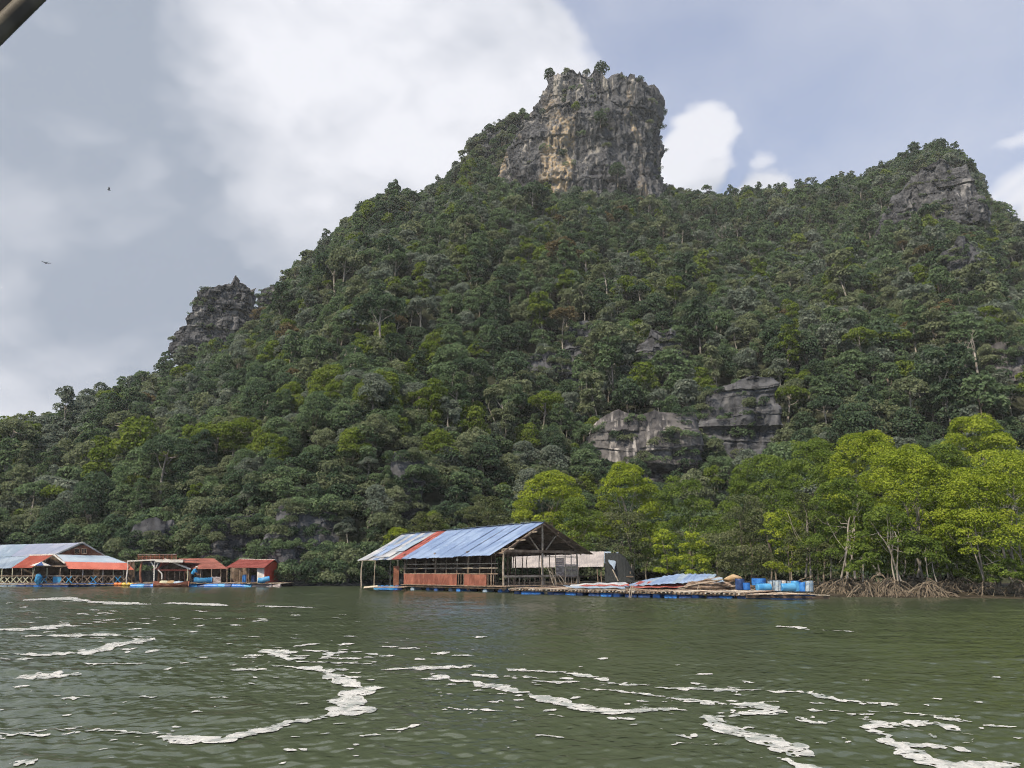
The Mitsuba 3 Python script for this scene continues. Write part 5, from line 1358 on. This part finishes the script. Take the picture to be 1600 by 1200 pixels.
# stooping forward to the right, both hands on the boat's rim
hip, chest, neck, head = (0, 0, .86), (.20, -.02, 1.18), (.31, -.03, 1.36), (.40, -.04, 1.47)
skin = [((head[0], head[1], head[2] + .02), .095), ((.425, -.045, 1.42), .075)]
sk = [(((.40, -.04, 1.49), .092), ((.43, -.045, 1.43), .07)), (((.31, -.03, 1.35), .052), ((.39, -.04, 1.44), .055)), (((.49, -.05, 1.455), .016), ((.515, -.05, 1.435), .014)), (((.38, .055, 1.455), .02), ((.385, .06, 1.43), .015)), (((.38, -.135, 1.455), .02), ((.385, -.14, 1.43), .015))]
for s in (-1, 1):
    el, wr = (.40, s * .24 - .02, .98), (.58, s * .17 - .02, .82)
    sk += [((el, .042), (wr, .030)), ((wr, .032), ((.64, s * .165 - .02, .775), .034))]
    for k in range(4):
        y = s * .165 - .02 + (k - 1.5) * .021
        sk += [(((.655, y, .765), .0095), ((.70, y, .745 - .004 * k), .0085)), (((.70, y, .745 - .004 * k), .0085), ((.72 - .006 * abs(k - 1), y, .712), .0075))]
    sk += [(((.63, s * .125 - .02, .785), .011), ((.675, s * .10 - .02, .765), .009))]
tm = body_mesh([((W_(*a), ra), (W_(*b), rb)) for (a, ra), (b, rb) in sk], .02, 4)
add('body', tm, 'skin', pe, smooth=True)
cl = [((hip, .155), (chest, .175)), ((chest, .16), ((.29, -.03, 1.31), .10)), (((.25, .17, 1.24), .085), ((.25, -.21, 1.24), .085))]
for s in (-1, 1):
    cl += [(((.26, s * .19 - .02, 1.23), .082), ((.38, s * .24 - .02, 1.02), .058))]
add('shirt', body_mesh([((W_(*a), ra), (W_(*b), rb)) for (a, ra), (b, rb) in cl], .03, 6), 'shirt_blue', pe, smooth=True)
lg = [(((-.02, 0, .84), .15), ((.0, 0, .90), .15))]
for s in (-1, 1):
    lg += [(((0, s * .09, .80), .105), ((.03 * s, s * .11, .45), .072)), (((.03 * s, s * .11, .45), .07), ((-.02 + .05 * s, s * .12, .08), .05))]
add('trousers', body_mesh([((W_(*a), ra), (W_(*b), rb)) for (a, ra), (b, rb) in lg], .03, 6), 'trousers_dark', pe, smooth=True)
add('shoes', body_mesh([((W_(-.03 + .05 * s, s * .12, .05), .045), (W_(.13 + .05 * s, s * .13, .035), .038)) for s in (-1, 1)], .02, 4), 'rim_black', pe, smooth=True)
add('cap', body_mesh([((W_(.385, -.04, 1.525), .095), (W_(.41, -.042, 1.53), .088)), ((W_(.48, -.045, 1.525), .03), (W_(.54, -.05, 1.505), .022))], .02, 4), 'cap_pale', pe, smooth=True)


# ------------------------------------------------------------------ birds and the edge of the boat's canopy overhead
def bird(px, py, Y, span, yaw, flap, label):
    k = thing('bird', label, 'bird'); c = at(px, py, Y)
    g = trimesh.creation.icosphere(2, 1.0); v = g.vertices * [.30, .09, .085]; v[:, 0] -= .12 * (v[:, 0] < -.15) * 1.0; v[:, 2] *= np.where(v[:, 0] < -.2, .45, 1)
    v = np.vstack([v, g.vertices * [.085, .06, .06] + [.33, 0, .03]]); f = np.vstack([g.faces, g.faces + len(g.vertices)])
    Rz = trimesh.transformations.rotation_matrix(yaw, [0, 0, 1])[:3, :3]
    add('body', (v * span @ Rz.T + c, f), 'feather_dark', k, smooth=True)
    for s in (-1, 1):
        y = np.array([0, .25, .55, .95, 1.0]); lead = np.array([.13, .2, .15, -.08, -.16]); ch = np.array([.30, .30, .26, .12, .03])
        z = flap * np.array([0, .10, .13, .10, .09]) * s ** 2
        a = np.stack([lead, s * y, z], 1); b = np.stack([lead - ch, s * y, z - .01], 1)
        v = np.vstack([a, b, a - [0, 0, .02], b - [0, 0, .015]]) * span * np.array([1, .62, 1])
        f = grid_faces(2, 5); f = np.vstack([f, f[:, ::-1] + 10, [[0, 10, 15], [0, 15, 5], [4, 9, 19], [4, 19, 14]], [[j, j + 1, j + 11] for j in range(4)], [[j, j + 11, j + 10] for j in range(4)], [[j + 5, j + 16, j + 6] for j in range(4)], [[j + 5, j + 15, j + 16] for j in range(4)]])
        add('wing', (v @ Rz.T + c, f), 'feather_dark', k)


bird(170, 297, 95, .62, .3, 4.2, 'small dark bird with raised wings high in the grey cloud')
bird(72, 411, 85, .85, 2.3, .8, 'gliding dark bird low in the left sky')
cn = thing('boat_canopy', 'dark edge of the tour boat canopy overhead in the top left corner', 'canopy')
a0, b0 = at(-60, 103, 1.35), at(141, -92, 1.55)
d_ = (b0 - a0) / np.linalg.norm(b0 - a0)
P0, P1 = a0 - d_ * .8, b0 + d_ * .9
MB().tube([P0, P1], .021, 10).put('edge_pole', 'canopy_brown', cn, smooth=40)
off = np.array([-.30, -.18, .16]); off -= d_ * (off @ d_)
MB().tube([P0 + [0, 0, -.028], P1 + [0, 0, -.028]], .011, 8).put('rope', 'canopy_black', cn, smooth=40)
MB().slab([P0 + [-.012, 0, .016], P1 + [-.012, 0, .016], P1 + off * 3, P0 + off * 3], .012).put('roof_cloth', 'canopy_black', cn)


# ------------------------------------------------------------------ the damp air between here and the hill
scene['haze_air'] = {'type': 'homogeneous', 'albedo': {'type': 'rgb', 'value': [.91, .95, .98]}, 'sigma_t': .00020}
scene['haze'] = {'type': 'cube', 'to_world': T().translate([0, 220, 160]).scale([620, 420, 166]), 'bsdf': {'type': 'null'}, 'interior': {'type': 'ref', 'id': 'haze_air'}}
tag('haze', 'thin humid haze in the air over the river', kind='stuff')
scene['camera']['medium'] = {'type': 'ref', 'id': 'haze_air'}
